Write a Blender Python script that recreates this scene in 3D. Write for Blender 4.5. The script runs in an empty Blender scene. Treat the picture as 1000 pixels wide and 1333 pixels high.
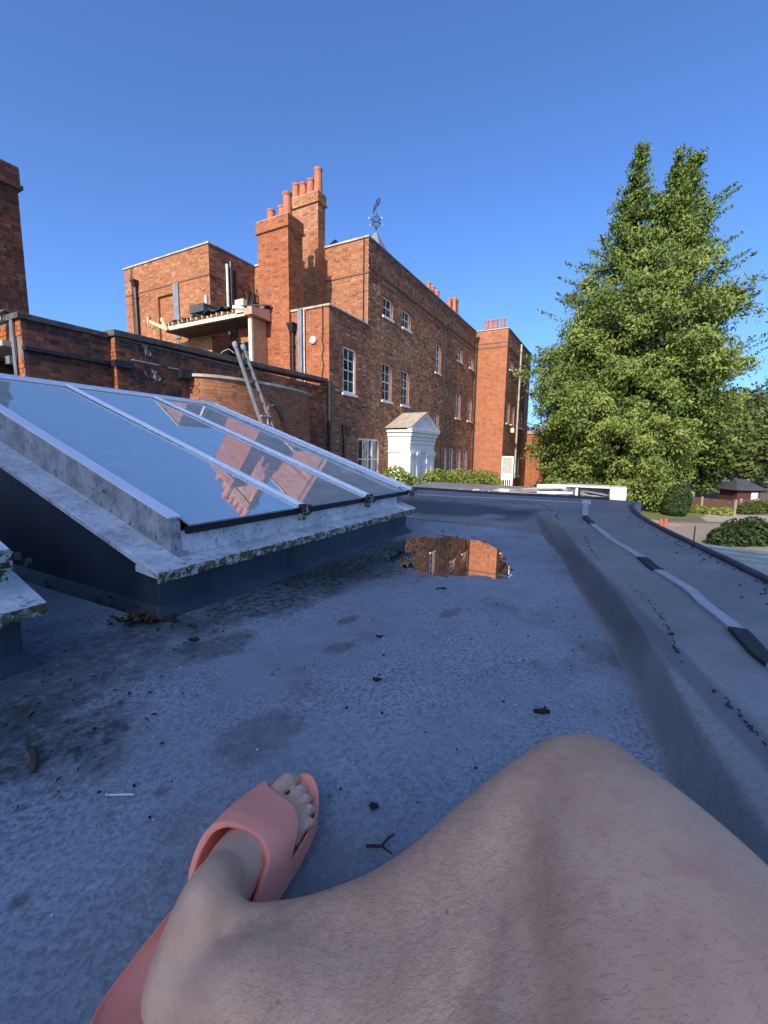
import bpy, bmesh, math, random
import numpy as np
from mathutils import Vector, Matrix, noise as mnoise

S = bpy.context.scene
COL = S.collection
R = math.radians
rnd = random.Random(7)
nrng = np.random.default_rng(7)

# ------------------------------------------------------------------ camera, sky, sun, exposure
EYE = 0.56                       # eye height above the roof deck (metres)
HA = R(28.402)                   # heading of the house front, clockwise from +Y
UX, UY = math.sin(HA), math.cos(HA)      # along the house front, away from the camera
NX, NY = math.cos(HA), -math.sin(HA)     # outward from the house front
OX, OY = -0.679, 16.0            # near corner of the house front
HROT = math.pi / 2 - HA

cam = bpy.data.cameras.new('camera')
cam.sensor_fit = 'VERTICAL'
cam.sensor_height = 36.0
cam.lens = 555.0 / 1333.0 * 36.0
cam.clip_start = 0.01
cam.clip_end = 2000
camo = bpy.data.objects.new('camera', cam)
COL.objects.link(camo)
camo.matrix_world = Matrix.Translation((0, 0, EYE)) @ Matrix.Rotation(R(90 - 7.82), 4, 'X') @ Matrix.Rotation(R(0.8575), 4, 'Z')
S.camera = camo
cam.dof.use_dof = True
cam.dof.focus_distance = 6.0
cam.dof.aperture_fstop = 24.0

SUN_EL = R(30)
SUN_SIDE = R(-3.5)                # how far the light leans, towards (-) or away from, the house front
lx = UX * math.cos(SUN_SIDE) + NX * math.sin(SUN_SIDE)
ly = UY * math.cos(SUN_SIDE) + NY * math.sin(SUN_SIDE)
LDIR = Vector((lx * math.cos(SUN_EL), ly * math.cos(SUN_EL), -math.sin(SUN_EL)))
sun = bpy.data.lights.new('sun', 'SUN')
sun.energy = 3.05
sun.angle = R(0.53)
sun.color = (1.0, 0.87, 0.70)
suno = bpy.data.objects.new('sun', sun)
COL.objects.link(suno)
suno.rotation_euler = LDIR.to_track_quat('-Z', 'Y').to_euler()
suno.location = (-10, -20, 15)

world = bpy.data.worlds.new('World')
S.world = world
world.use_nodes = True
wn = world.node_tree
for n in list(wn.nodes):
    wn.nodes.remove(n)
sky = wn.nodes.new('ShaderNodeTexSky')
sky.sky_type = 'NISHITA'
sky.sun_disc = False
sky.sun_elevation = SUN_EL
sky.sun_rotation = math.atan2(-LDIR.x, -LDIR.y)
sky.air_density = 0.7
sky.dust_density = 2.2
sky.ozone_density = 10.0
bg = wn.nodes.new('ShaderNodeBackground')
bg.inputs['Strength'].default_value = 0.15
wo = wn.nodes.new('ShaderNodeOutputWorld')
wn.links.new(sky.outputs[0], bg.inputs[0])
wn.links.new(bg.outputs[0], wo.inputs[0])

S.view_settings.view_transform = 'Standard'
S.view_settings.look = 'None'
S.view_settings.exposure = 1.08
S.view_settings.gamma = 1.0
S.view_settings.use_curve_mapping = False
S.render.engine = 'CYCLES'
S.cycles.max_bounces = 8
S.cycles.transparent_max_bounces = 8

# ------------------------------------------------------------------ materials
class NT:
    def __init__(s, name):
        s.m = bpy.data.materials.new(name)
        s.m.use_nodes = True
        s.t = s.m.node_tree
        s.b = s.t.nodes['Principled BSDF']
        s.o = s.t.nodes['Material Output']
        s.tc = None
    def n(s, typ, **kw):
        x = s.t.nodes.new(typ)
        for k, v in kw.items():
            if k.startswith('i_'):
                x.inputs[k[2:].replace('_', ' ')].default_value = v
            else:
                setattr(x, k, v)
        return x
    def l(s, a, b):
        s.t.links.new(a, b)
    def coord(s):
        if s.tc is None:
            s.tc = s.n('ShaderNodeTexCoord')
        return s.tc.outputs['Object']
    def noise(s, scale, detail=4, rough=0.55, dist=0.0, vec=None):
        x = s.n('ShaderNodeTexNoise')
        x.inputs['Scale'].default_value = scale
        x.inputs['Detail'].default_value = detail
        x.inputs['Roughness'].default_value = rough
        x.inputs['Distortion'].default_value = dist
        s.l(vec or s.coord(), x.inputs['Vector'])
        return x.outputs['Fac']
    def ramp(s, fac, stops, interp='LINEAR'):
        x = s.n('ShaderNodeValToRGB')
        x.color_ramp.interpolation = interp
        e = x.color_ramp.elements
        while len(e) < len(stops):
            e.new(0.5)
        for el, (p, c) in zip(e, stops):
            el.position = p
            el.color = (c, c, c, 1) if isinstance(c, (int, float)) else (*c, 1)
        s.l(fac, x.inputs[0])
        return x.outputs[0]
    def mix(s, fac, a, b, mode='MIX'):
        x = s.n('ShaderNodeMix', data_type='RGBA', blend_type=mode)
        for sock, v in ((x.inputs[0], fac), (x.inputs[6], a), (x.inputs[7], b)):
            if isinstance(v, (int, float)):
                sock.default_value = v
            elif isinstance(v, tuple):
                sock.default_value = (*v, 1)
            else:
                s.l(v, sock)
        return x.outputs[2]
    def math(s, op, a, b=0.0):
        x = s.n('ShaderNodeMath', operation=op)
        for sock, v in ((x.inputs[0], a), (x.inputs[1], b)):
            if isinstance(v, (int, float)):
                sock.default_value = v
            else:
                s.l(v, sock)
        return x.outputs[0]
    def mapped(s, scale=(1, 1, 1), rot=(0, 0, 0), loc=(0, 0, 0)):
        x = s.n('ShaderNodeMapping')
        x.inputs['Scale'].default_value = scale
        x.inputs['Rotation'].default_value = rot
        x.inputs['Location'].default_value = loc
        s.l(s.coord(), x.inputs['Vector'])
        return x.outputs[0]
    def attr(s, name):
        return s.n('ShaderNodeAttribute', attribute_name=name)
    def bump(s, h, strength=0.3, dist=0.01):
        x = s.n('ShaderNodeBump')
        x.inputs['Strength'].default_value = strength
        x.inputs['Distance'].default_value = dist
        s.l(h, x.inputs['Height'])
        s.l(x.outputs[0], s.b.inputs['Normal'])
    def col(s, v):
        if isinstance(v, tuple):
            s.b.inputs['Base Color'].default_value = (*v, 1)
        else:
            s.l(v, s.b.inputs['Base Color'])
    def rough(s, v):
        if isinstance(v, (int, float)):
            s.b.inputs['Roughness'].default_value = v
        else:
            s.l(v, s.b.inputs['Roughness'])

def mat_plain(name, c, rough=0.6, var=0.25, scale=6.0, metal=0.0, bump=0.0, dirt=None, dirt_amt=0.5, dscale=3.0, spec=0.5):
    m = NT(name)
    c2 = tuple(x * (1 - var) for x in c)
    base = m.mix(m.ramp(m.noise(scale, 6), [(0.35, 0.0), (0.65, 1.0)]), c2, c)
    if dirt:
        f = m.ramp(m.noise(dscale, 8, 0.7), [(0.5, 0.0), (0.7, dirt_amt)])
        base = m.mix(f, base, dirt)
    m.col(base)
    m.rough(rough)
    m.b.inputs['Metallic'].default_value = metal
    m.b.inputs['Specular IOR Level'].default_value = spec
    if bump:
        m.bump(m.noise(scale * 12, 4), bump, 0.005)
    return m.m

def mat_brick(name, stops, soot=(0.05, 0.04, 0.04), stain=0.45):
    m = NT(name)
    a = m.attr('tone')
    sep = m.n('ShaderNodeSeparateColor')
    m.l(a.outputs['Color'], sep.inputs[0])
    c = m.ramp(sep.outputs[0], stops)
    c = m.mix(m.ramp(m.noise(55, 4, 0.7), [(0.3, 0.55), (0.7, 0.0)]), c, tuple(x * 0.55 for x in stops[len(stops) // 2][1]))
    c = m.mix(m.math('MULTIPLY', sep.outputs[1], 0.85), c, soot)
    c = m.mix(m.ramp(m.noise(1.1, 6, 0.65), [(0.45, 0.0), (0.75, stain)]), c, tuple(x * 0.5 for x in soot[:]))
    c = m.mix(m.ramp(m.noise(7.0, 4, 0.7, vec=m.mapped((1, 1, 0.35), loc=(3, 5, 1))), [(0.6, 0.0), (0.78, 0.45)]), c, (0.50, 0.42, 0.34))
    m.col(c)
    m.rough(0.92)
    m.b.inputs['Specular IOR Level'].default_value = 0.2
    m.bump(m.noise(90, 5), 0.5, 0.004)
    return m.m

M = {}
M['brick_orange'] = mat_brick('brick_orange', [(0.0, (0.22, 0.06, 0.028)), (0.3, (0.35, 0.098, 0.036)), (0.7, (0.41, 0.128, 0.046)), (1.0, (0.45, 0.185, 0.085))], stain=0.22)
M['brick_buff'] = mat_brick('brick_buff', [(0.0, (0.19, 0.075, 0.038)), (0.3, (0.36, 0.130, 0.052)), (0.7, (0.44, 0.178, 0.076)), (1.0, (0.53, 0.28, 0.145))], stain=0.25)
M['brick_brown'] = mat_brick('brick_brown', [(0.0, (0.095, 0.060, 0.050)), (0.22, (0.30, 0.120, 0.062)), (0.6, (0.45, 0.215, 0.112)), (1.0, (0.62, 0.40, 0.22))], stain=0.35)
M['brick_soot'] = mat_brick('brick_soot', [(0.0, (0.080, 0.036, 0.028)), (0.35, (0.23, 0.075, 0.042)), (0.75, (0.36, 0.125, 0.056)), (1.0, (0.42, 0.21, 0.11))], stain=0.5)
M['mortar'] = mat_plain('mortar', (0.34, 0.26, 0.20), 0.95, 0.4, 3.0, bump=0.3)
M['mortar_pale'] = mat_plain('mortar_pale', (0.46, 0.36, 0.27), 0.95, 0.35, 3.0, bump=0.3)
M['mortar_dark'] = mat_plain('mortar_dark', (0.25, 0.18, 0.14), 0.95, 0.5, 3.0, bump=0.3, dirt=(0.05, 0.05, 0.05))
M['stone'] = mat_plain('stone', (0.50, 0.44, 0.34), 0.85, 0.35, 4.0, bump=0.3, dirt=(0.16, 0.14, 0.11), dirt_amt=0.7)
M['stone_dark'] = mat_plain('stone_dark', (0.10, 0.085, 0.08), 0.9, 0.5, 4.0, bump=0.4, dirt=(0.20, 0.20, 0.13), dirt_amt=0.6, dscale=9)
M['lead'] = mat_plain('lead', (0.20, 0.22, 0.25), 0.55, 0.3, 3.0, bump=0.1)
M['black_iron'] = mat_plain('black_iron', (0.018, 0.018, 0.02), 0.45, 0.3, 8.0)
M['rubber'] = mat_plain('rubber', (0.03, 0.03, 0.032), 0.7, 0.3, 20.0)
M['white_paint'] = mat_plain('white_paint', (0.80, 0.78, 0.74), 0.45, 0.06, 4.0, dirt=(0.55, 0.52, 0.46), dirt_amt=0.3)
M['door_paint'] = mat_plain('door_paint', (0.72, 0.74, 0.76), 0.45, 0.06, 4.0)
M['slate'] = mat_plain('slate', (0.06, 0.065, 0.075), 0.6, 0.4, 6.0)
M['portico_tile'] = mat_plain('portico_tile', (0.42, 0.36, 0.28), 0.85, 0.3, 5.0, bump=0.3, dirt=(0.16, 0.14, 0.10))
M['terracotta'] = mat_plain('terracotta', (0.50, 0.16, 0.075), 0.8, 0.35, 5.0, bump=0.2, dirt=(0.20, 0.12, 0.08), dirt_amt=0.7)
M['timber'] = mat_plain('timber', (0.62, 0.42, 0.24), 0.75, 0.25, 9.0)
M['timber_pale'] = mat_plain('timber_pale', (0.72, 0.60, 0.40), 0.7, 0.15, 9.0)
M['timber_old'] = mat_plain('timber_old', (0.26, 0.20, 0.15), 0.85, 0.4, 9.0)
M['panel_tan'] = mat_plain('panel_tan', (0.55, 0.31, 0.16), 0.75, 0.25, 7.0)
M['plywood'] = mat_plain('plywood', (0.52, 0.30, 0.20), 0.75, 0.2, 7.0)
M['felt'] = mat_plain('felt', (0.07, 0.07, 0.075), 0.8, 0.4, 6.0)
M['alu'] = mat_plain('alu', (0.42, 0.43, 0.45), 0.45, 0.25, 10.0, metal=0.6)
M['steel'] = mat_plain('steel', (0.6, 0.6, 0.6), 0.3, 0.2, 10.0, metal=1.0)
M['band'] = mat_plain('brick_band', (0.26, 0.115, 0.065), 0.9, 0.4, 12.0, bump=0.4)
M['reveal'] = mat_plain('reveal_brick', (0.46, 0.17, 0.075), 0.9, 0.35, 14.0, bump=0.4)
M['soffit'] = mat_plain('soffit_dark', (0.07, 0.055, 0.045), 0.9, 0.4, 9.0)
M['alu_dull'] = mat_plain('alu_dull', (0.20, 0.21, 0.23), 0.5, 0.25, 10.0, metal=0.4)
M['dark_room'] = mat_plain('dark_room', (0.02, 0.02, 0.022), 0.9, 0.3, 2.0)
M['curtain'] = mat_plain('curtain', (0.40, 0.38, 0.34), 0.9, 0.2, 4.0)

def mat_glass(name, inner=(0.02, 0.025, 0.03), ior=1.9, rough=0.01):
    m = NT(name)
    m.t.nodes.remove(m.b)
    d = m.n('ShaderNodeBsdfDiffuse')
    d.inputs['Color'].default_value = (*inner, 1)
    g = m.n('ShaderNodeBsdfGlossy')
    g.inputs['Roughness'].default_value = rough
    f = m.n('ShaderNodeFresnel')
    f.inputs['IOR'].default_value = ior
    x = m.n('ShaderNodeMixShader')
    m.l(f.outputs[0], x.inputs[0]); m.l(d.outputs[0], x.inputs[1]); m.l(g.outputs[0], x.inputs[2])
    m.l(x.outputs[0], m.o.inputs['Surface'])
    return m.m
M['glass'] = mat_glass('window_glass')
M['glass_sky'] = mat_glass('skylight_glass', (0.46, 0.53, 0.50), 12.0, 0.0)
def dust_glass(mt):
    t = mt.node_tree; q = NT.__new__(NT); q.m = mt; q.t = t; q.tc = None
    mix = [n for n in t.nodes if n.type == 'MIX_SHADER'][0]; fr = [n for n in t.nodes if n.type == 'FRESNEL'][0]; gl = [n for n in t.nodes if n.type == 'BSDF_GLOSSY'][0]; df = [n for n in t.nodes if n.type == 'BSDF_DIFFUSE'][0]
    d = q.ramp(q.noise(9, 8, 0.75), [(0.40, 1.0), (0.78, 0.62)])
    d2 = q.ramp(q.noise(90, 3, 0.6), [(0.66, 1.0), (0.74, 0.55)])
    q.l(q.math('MULTIPLY', q.math('MULTIPLY', fr.outputs[0], d), d2), mix.inputs[0])
    b = q.n('ShaderNodeBump'); b.inputs['Strength'].default_value = 0.02; b.inputs['Distance'].default_value = 0.02
    q.l(q.noise(2.2, 2), b.inputs['Height']); q.l(b.outputs[0], gl.inputs['Normal'])
dust_glass(M['glass_sky'])

def mat_deck(name, pits=1.0, tint=(0.280, 0.308, 0.335)):
    m = NT(name)
    dark = tuple(x * 0.30 for x in tint)
    lite = tuple(min(1, x * 1.38) for x in tint)
    big = m.noise(1.3, 6, 0.6, 0.4)
    c = m.mix(m.ramp(big, [(0.3, 0.0), (0.7, 1.0)]), tuple(x * 0.62 for x in tint), tuple(x * 1.14 for x in tint))
    c = m.mix(m.ramp(m.noise(5.5, 7, 0.7, 0.8, m.mapped((1, 1, 1), (0, 0, 0), (3, 1, 0))), [(0.35, 0.45), (0.62, 0.0)]), c, tuple(x * 0.6 for x in tint))
    # pebbled skin: small pits and a pale crazed network, stronger in patches
    v = m.mapped((1, 1, 1), (0, 0, 0.6))
    fine = m.noise(115, 3, 0.6, 0.8, v)
    patch = m.ramp(m.noise(2.6, 4, 0.6), [(0.32, 0.15), (0.62, 1.0)])
    pit = m.math('MULTIPLY', m.ramp(fine, [(0.40, 1.0), (0.52, 0.0)]), patch)
    c = m.mix(m.math('MULTIPLY', pit, 0.80 * pits), c, dark)
    pale = m.math('MULTIPLY', m.ramp(fine, [(0.55, 0.0), (0.68, 1.0)]), patch)
    c = m.mix(m.math('MULTIPLY', pale, 0.50 * pits), c, lite)
    vor = m.n('ShaderNodeTexVoronoi', feature='F1')
    vor.inputs['Scale'].default_value = 9.0
    m.l(m.coord(), vor.inputs['Vector'])
    spot = m.ramp(vor.outputs['Distance'], [(0.05, 0.8), (0.14, 0.0)])
    spot = m.math('MULTIPLY', spot, m.ramp(m.noise(4.0, 3), [(0.5, 0.0), (0.6, 1.0)]))
    c = m.mix(m.math('MULTIPLY', spot, pits * 0.8), c, (0.035, 0.037, 0.035))
    # mossy and dusty stains
    st = m.ramp(m.noise(2.1, 8, 0.68, 0.3, m.mapped((1, 1, 1), (0, 0, 0), (7.3, 2.2, 0))), [(0.55, 0.0), (0.72, 0.75)])
    c = m.mix(m.math('MULTIPLY', st, pits), c, (0.055, 0.060, 0.052))
    sc = m.ramp(m.noise(1.7, 8, 0.7, 0.5, m.mapped((1, 3, 1), (0, 0, 0.5), (1.3, 9.2, 0))), [(0.58, 0.0), (0.75, 0.35)])
    c = m.mix(sc, c, (0.30, 0.30, 0.31))
    r = m.ramp(m.noise(3.0, 5), [(0.3, 0.48), (0.7, 0.72)])
    return m, c, r, fine
m, c, r, fine = mat_deck('deck_membrane')
# stains, damp and darker ledge bands with a shape of their own (positions in metres on the deck)
def blob(m, cx, cy, rx, ry, rot, nz=0.35, nscale=7.0, lo=0.75, hi=1.25):
    mp = m.mapped((1 / rx, 1 / ry, 0.0), (0, 0, 0), (0, 0, 0))
    x = m.n('ShaderNodeVectorRotate', rotation_type='Z_AXIS')
    x.inputs['Angle'].default_value = rot
    x.inputs['Center'].default_value = (cx, cy, 0)
    m.l(m.coord(), x.inputs['Vector'])
    s1 = m.n('ShaderNodeVectorMath', operation='SUBTRACT')
    s1.inputs[1].default_value = (cx, cy, 0)
    m.l(x.outputs[0], s1.inputs[0])
    s2 = m.n('ShaderNodeVectorMath', operation='MULTIPLY')
    s2.inputs[1].default_value = (1 / rx, 1 / ry, 0)
    m.l(s1.outputs[0], s2.inputs[0])
    ln = m.n('ShaderNodeVectorMath', operation='LENGTH')
    m.l(s2.outputs[0], ln.inputs[0])
    d = m.math('ADD', ln.outputs['Value'], m.math('MULTIPLY', m.math('SUBTRACT', m.noise(nscale, 5, 0.65), 0.5), nz * 4))
    return m.ramp(d, [(lo, 1.0), (hi, 0.0)]) if hi <= 1 else m.ramp(m.math('MULTIPLY', d, 0.5), [(lo / 2, 1.0), (hi / 2, 0.0)])
DECK_BLOBS = []
def deck_finish(m, c, r, fine):
    # the deck object's origin is the house corner: x along the front, y = away from the front (negative v)
    mott = m.ramp(m.noise(38, 6, 0.75), [(0.34, 0.25), (0.60, 1.0)])
    for (s, v, rs, rv, rot, col, amt, nz) in [
        (-11.75, 7.15, 0.66, 0.36, 0.25, (0.030, 0.032, 0.034), 0.97, 0.30),   # damp round the puddle
        (-12.35, 7.08, 0.60, 0.18, 0.05, (0.022, 0.024, 0.022), 1.0, 0.40),   # damp along the kerb
        (-12.95, 7.22, 0.11, 0.075, 0.3, (0.050, 0.056, 0.042), 0.9, 0.50),   # mossy patch
        (-13.05, 6.98, 0.22, 0.14, 0.3, (0.060, 0.064, 0.062), 0.8, 0.5),
        (-13.45, 7.25, 0.20, 0.16, 0.3, (0.022, 0.026, 0.020), 1.0, 0.5),    # dark moss by the second kerb
        (-13.30, 7.10, 0.35, 0.12, 0.0, (0.040, 0.042, 0.040), 0.60, 0.45),
        (-12.36, 7.73, 0.060, 0.028, 0.2, (0.050, 0.052, 0.050), 0.7, 0.30),
        (-12.78, 7.54, 0.05, 0.03, 0.4, (0.050, 0.052, 0.050), 0.8, 0.30),
        (-12.60, 7.45, 0.045, 0.025, 0.1, (0.045, 0.047, 0.045), 0.8, 0.30),
        (-13.55, 6.9, 0.55, 0.35, 0.0, (0.05, 0.055, 0.06), 0.75, 0.5),
        (-13.17, 7.62, 0.09, 0.06, 0.1, (0.075, 0.080, 0.090), 0.7, 0.55),
    ]:
        b = blob(m, s, -v, rs, rv, rot, nz)
        c = m.mix(m.math('MULTIPLY', m.math('MULTIPLY', b, amt), mott), c, col)
    w = blob(m, -11.75, -7.15, 0.60, 0.33, 0.25, 0.22)
    r = m.mix(w, r, (0.10, 0.10, 0.10))
    m.col(c)
    m.rough(r)
    m.bump(m.math('ADD', m.math('MULTIPLY', fine, 0.6), m.noise(24, 4)), 0.55, 0.004)
deck_finish(m, c, r, fine)
M['deck'] = m.m
m, c, r, fine = mat_deck('ledge_membrane', 0.35, (0.232, 0.226, 0.218))
for (s, v, rs, rv, rot, col, amt, nz) in [(-9.92, 6.7, 0.20, 0.95, 0.0, (0.030, 0.033, 0.040), 0.8, 0.25), (-10.05, 7.45, 0.16, 0.22, 0.5, (0.035, 0.04, 0.05), 0.7, 0.3), (-10.05, 7.28, 0.07, 0.10, 0.0, (0.30, 0.31, 0.30), 0.5, 0.5), (-11.9, 8.16, 2.0, 0.030, -0.27, (0.06, 0.065, 0.08), 0.55, 0.12)]:  # darker bands along the far and right coves, one paler spot
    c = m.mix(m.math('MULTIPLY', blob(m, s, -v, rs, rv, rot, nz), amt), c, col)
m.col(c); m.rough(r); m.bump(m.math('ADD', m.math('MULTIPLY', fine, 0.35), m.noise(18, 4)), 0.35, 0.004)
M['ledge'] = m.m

m = NT('upstand_membrane')
c = m.mix(m.ramp(m.noise(4, 7, 0.65, vec=m.mapped((1, 1, 0.25))), [(0.35, 0.0), (0.7, 1.0)]), (0.014, 0.020, 0.034), (0.045, 0.055, 0.075))
m.col(c); m.rough(0.5); m.bump(m.noise(14, 4), 0.3, 0.006)
M['upstand'] = m.m

def mat_dirty_white(name, base, dirt, moss, amt):
    m = NT(name)
    c = m.mix(m.ramp(m.noise(7, 8, 0.7), [(0.4, 0.0), (0.7, amt)]), base, dirt)
    c = m.mix(m.ramp(m.noise(42, 5, 0.7), [(0.56, 0.0), (0.66, 0.9 * amt)]), c, tuple(x * 0.30 for x in dirt))
    c = m.mix(m.ramp(m.noise(16, 6, 0.75, vec=m.mapped((1, 1, 0.4), loc=(1, 4, 9))), [(0.52, 0.0), (0.70, 0.7 * amt)]), c, tuple(x * 0.5 for x in dirt))
    c = m.mix(m.ramp(m.noise(3.0, 9, 0.75, vec=m.mapped((1, 1, 1), loc=(2, 8, 3))), [(0.56, 0.0), (0.68, moss)]), c, (0.075, 0.095, 0.03))
    m.col(c); m.rough(0.6); m.bump(m.noise(60, 5), 0.25, 0.003)
    return m.m
M['cill'] = mat_dirty_white('cill_white', (0.62, 0.62, 0.63), (0.28, 0.28, 0.28), 0.2, 0.8)
M['cill_edge'] = mat_dirty_white('cill_mossy_edge', (0.34, 0.34, 0.30), (0.07, 0.075, 0.05), 1.0, 1.0)
m = NT('cill_mossy_edge')
c = m.mix(m.ramp(m.noise(9, 6, 0.7), [(0.35, 0.0), (0.65, 1.0)]), (0.50, 0.50, 0.47), (0.30, 0.30, 0.27))
c = m.mix(m.ramp(m.noise(34, 7, 0.72), [(0.44, 0.0), (0.52, 1.0)]), c, (0.070, 0.080, 0.030))
c = m.mix(m.ramp(m.noise(60, 5, 0.7, vec=m.mapped((1, 1, 1), loc=(4, 1, 2))), [(0.52, 0.0), (0.60, 1.0)]), c, (0.018, 0.018, 0.014))
m.col(c); m.rough(0.9); m.bump(m.noise(80, 5), 0.6, 0.004)
M['cill_edge'] = m.m
M['beam_grey'] = mat_dirty_white('weathered_side', (0.36, 0.36, 0.36), (0.13, 0.13, 0.13), 0.3, 1.0)
M['bar_white'] = mat_plain('glazing_bar', (0.72, 0.72, 0.76), 0.4, 0.06, 8.0, dirt=(0.40, 0.40, 0.40), dirt_amt=0.35, dscale=14)
M['gasket'] = mat_plain('gasket', (0.012, 0.012, 0.014), 0.6, 0.2, 9.0)
M['grime'] = mat_plain('grime', (0.06, 0.055, 0.045), 0.95, 0.6, 60.0, bump=0.6)

def mat_leaf(name, stops, trans=0.25, rough=0.6):
    m = NT(name)
    a = m.attr('tone')
    sep = m.n('ShaderNodeSeparateColor')
    m.l(a.outputs['Color'], sep.inputs[0])
    c = m.ramp(sep.outputs[0], stops)
    m.col(c); m.rough(rough)
    m.b.inputs['Specular IOR Level'].default_value = 0.25
    t = m.n('ShaderNodeBsdfTranslucent')
    m.l(m.mix(1.0, c, (0.9, 1.0, 0.45), 'MULTIPLY'), t.inputs['Color'])
    x = m.n('ShaderNodeMixShader')
    x.inputs[0].default_value = trans
    m.l(m.b.outputs[0], x.inputs[1]); m.l(t.outputs[0], x.inputs[2])
    m.l(x.outputs[0], m.o.inputs['Surface'])
    return m.m
M['conifer'] = mat_leaf('conifer_leaf', [(0.0, (0.038, 0.070, 0.020)), (0.5, (0.125, 0.182, 0.036)), (1.0, (0.225, 0.275, 0.062))], 0.22)
M['broadleaf'] = mat_leaf('broad_leaf', [(0.0, (0.045, 0.075, 0.018)), (0.5, (0.10, 0.14, 0.03)), (1.0, (0.17, 0.20, 0.05))], 0.3)
M['ashleaf'] = mat_leaf('dull_leaf', [(0.0, (0.055, 0.08, 0.026)), (0.5, (0.115, 0.145, 0.045)), (1.0, (0.18, 0.205, 0.075))], 0.25)
M['hedge'] = mat_leaf('hedge_leaf', [(0.0, (0.09, 0.14, 0.025)), (0.5, (0.21, 0.26, 0.045)), (1.0, (0.31, 0.35, 0.08))], 0.25)
M['darkleaf'] = mat_leaf('dark_leaf', [(0.0, (0.02, 0.04, 0.014)), (0.5, (0.035, 0.065, 0.018)), (1.0, (0.06, 0.09, 0.03))], 0.2)
M['bark'] = mat_plain('bark', (0.14, 0.10, 0.075), 0.95, 0.5, 12.0, bump=0.6)
M['bark_pale'] = mat_plain('bark_pale', (0.42, 0.36, 0.29), 0.9, 0.4, 9.0, bump=0.4)
M['fence'] = mat_plain('fence_board', (0.13, 0.065, 0.045), 0.85, 0.4, 9.0)
M['fence_post'] = mat_plain('fence_post', (0.30, 0.22, 0.16), 0.85, 0.3, 9.0)
M['shed_red'] = mat_plain('shed_red', (0.085, 0.022, 0.018), 0.8, 0.3, 9.0)
M['cone'] = mat_plain('cone_red', (0.40, 0.085, 0.05), 0.5, 0.1, 9.0)
M['poly_roof'] = mat_plain('roof_sheet', (0.33, 0.36, 0.32), 0.95, 0.2, 7.0, spec=0.1, dirt=(0.25, 0.29, 0.26), dirt_amt=0.6)
M['pvc_white'] = mat_plain('pvc_white', (0.62, 0.61, 0.58), 0.45, 0.12, 9.0, dirt=(0.28, 0.26, 0.22), dirt_amt=0.8, dscale=10)
M['strap'] = mat_plain('strap_white', (0.36, 0.37, 0.39), 0.55, 0.15, 30.0, dirt=(0.3, 0.3, 0.3), dirt_amt=0.4, dscale=20)
M['patch'] = mat_plain('patch_black', (0.025, 0.026, 0.03), 0.75, 0.4, 60.0, bump=0.8)
M['leaf_litter'] = mat_leaf('dead_leaf', [(0.0, (0.02, 0.014, 0.010)), (0.5, (0.055, 0.030, 0.018)), (1.0, (0.13, 0.065, 0.03))], 0.1, 0.85)
M['twig'] = mat_plain('twig', (0.06, 0.035, 0.025), 0.85, 0.4, 80.0, bump=0.4)
M['crumb'] = mat_plain('crumb', (0.012, 0.013, 0.012), 0.9, 0.5, 80.0)
M['chip_white'] = mat_plain('chip_white', (0.7, 0.7, 0.68), 0.6, 0.1, 80.0)
M['fabric_red'] = mat_plain('pole_red', (0.20, 0.02, 0.02), 0.5, 0.2, 20.0)

# ground
def mat_ground(name, a, b, scale, bump, extra=None):
    m = NT(name)
    c = m.mix(m.ramp(m.noise(scale, 8, 0.7), [(0.35, 0.0), (0.65, 1.0)]), a, b)
    c = m.mix(m.ramp(m.noise(0.25, 5, 0.6), [(0.35, 0.3), (0.7, 0.0)]), c, tuple(x * 0.6 for x in a))
    m.col(c); m.rough(0.95); m.bump(m.noise(scale * 2, 4), bump, 0.03)
    return m.m
M['earth'] = mat_ground('earth', (0.10, 0.085, 0.06), (0.16, 0.14, 0.09), 9, 0.4)
M['gravel'] = mat_ground('gravel', (0.22, 0.17, 0.13), (0.36, 0.29, 0.23), 14, 0.8)
M['drive'] = mat_ground('drive', (0.30, 0.25, 0.20), (0.42, 0.36, 0.29), 5, 0.2)
M['path_red'] = mat_ground('path_red', (0.40, 0.22, 0.14), (0.50, 0.32, 0.22), 8, 0.3)
M['lawn'] = mat_ground('lawn', (0.10, 0.13, 0.03), (0.19, 0.20, 0.06), 12, 0.8)
m = NT('puddle_water')
m.t.nodes.remove(m.b)
d = m.n('ShaderNodeBsdfDiffuse'); d.inputs['Color'].default_value = (0.022, 0.024, 0.024, 1)
g = m.n('ShaderNodeBsdfGlossy'); g.inputs['Roughness'].default_value = 0.0
f = m.n('ShaderNodeFresnel'); f.inputs['IOR'].default_value = 1.42
x = m.n('ShaderNodeMixShader')
m.l(f.outputs[0], x.inputs[0]); m.l(d.outputs[0], x.inputs[1]); m.l(g.outputs[0], x.inputs[2])
m.l(x.outputs[0], m.o.inputs['Surface'])
M['water'] = m.m

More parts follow.
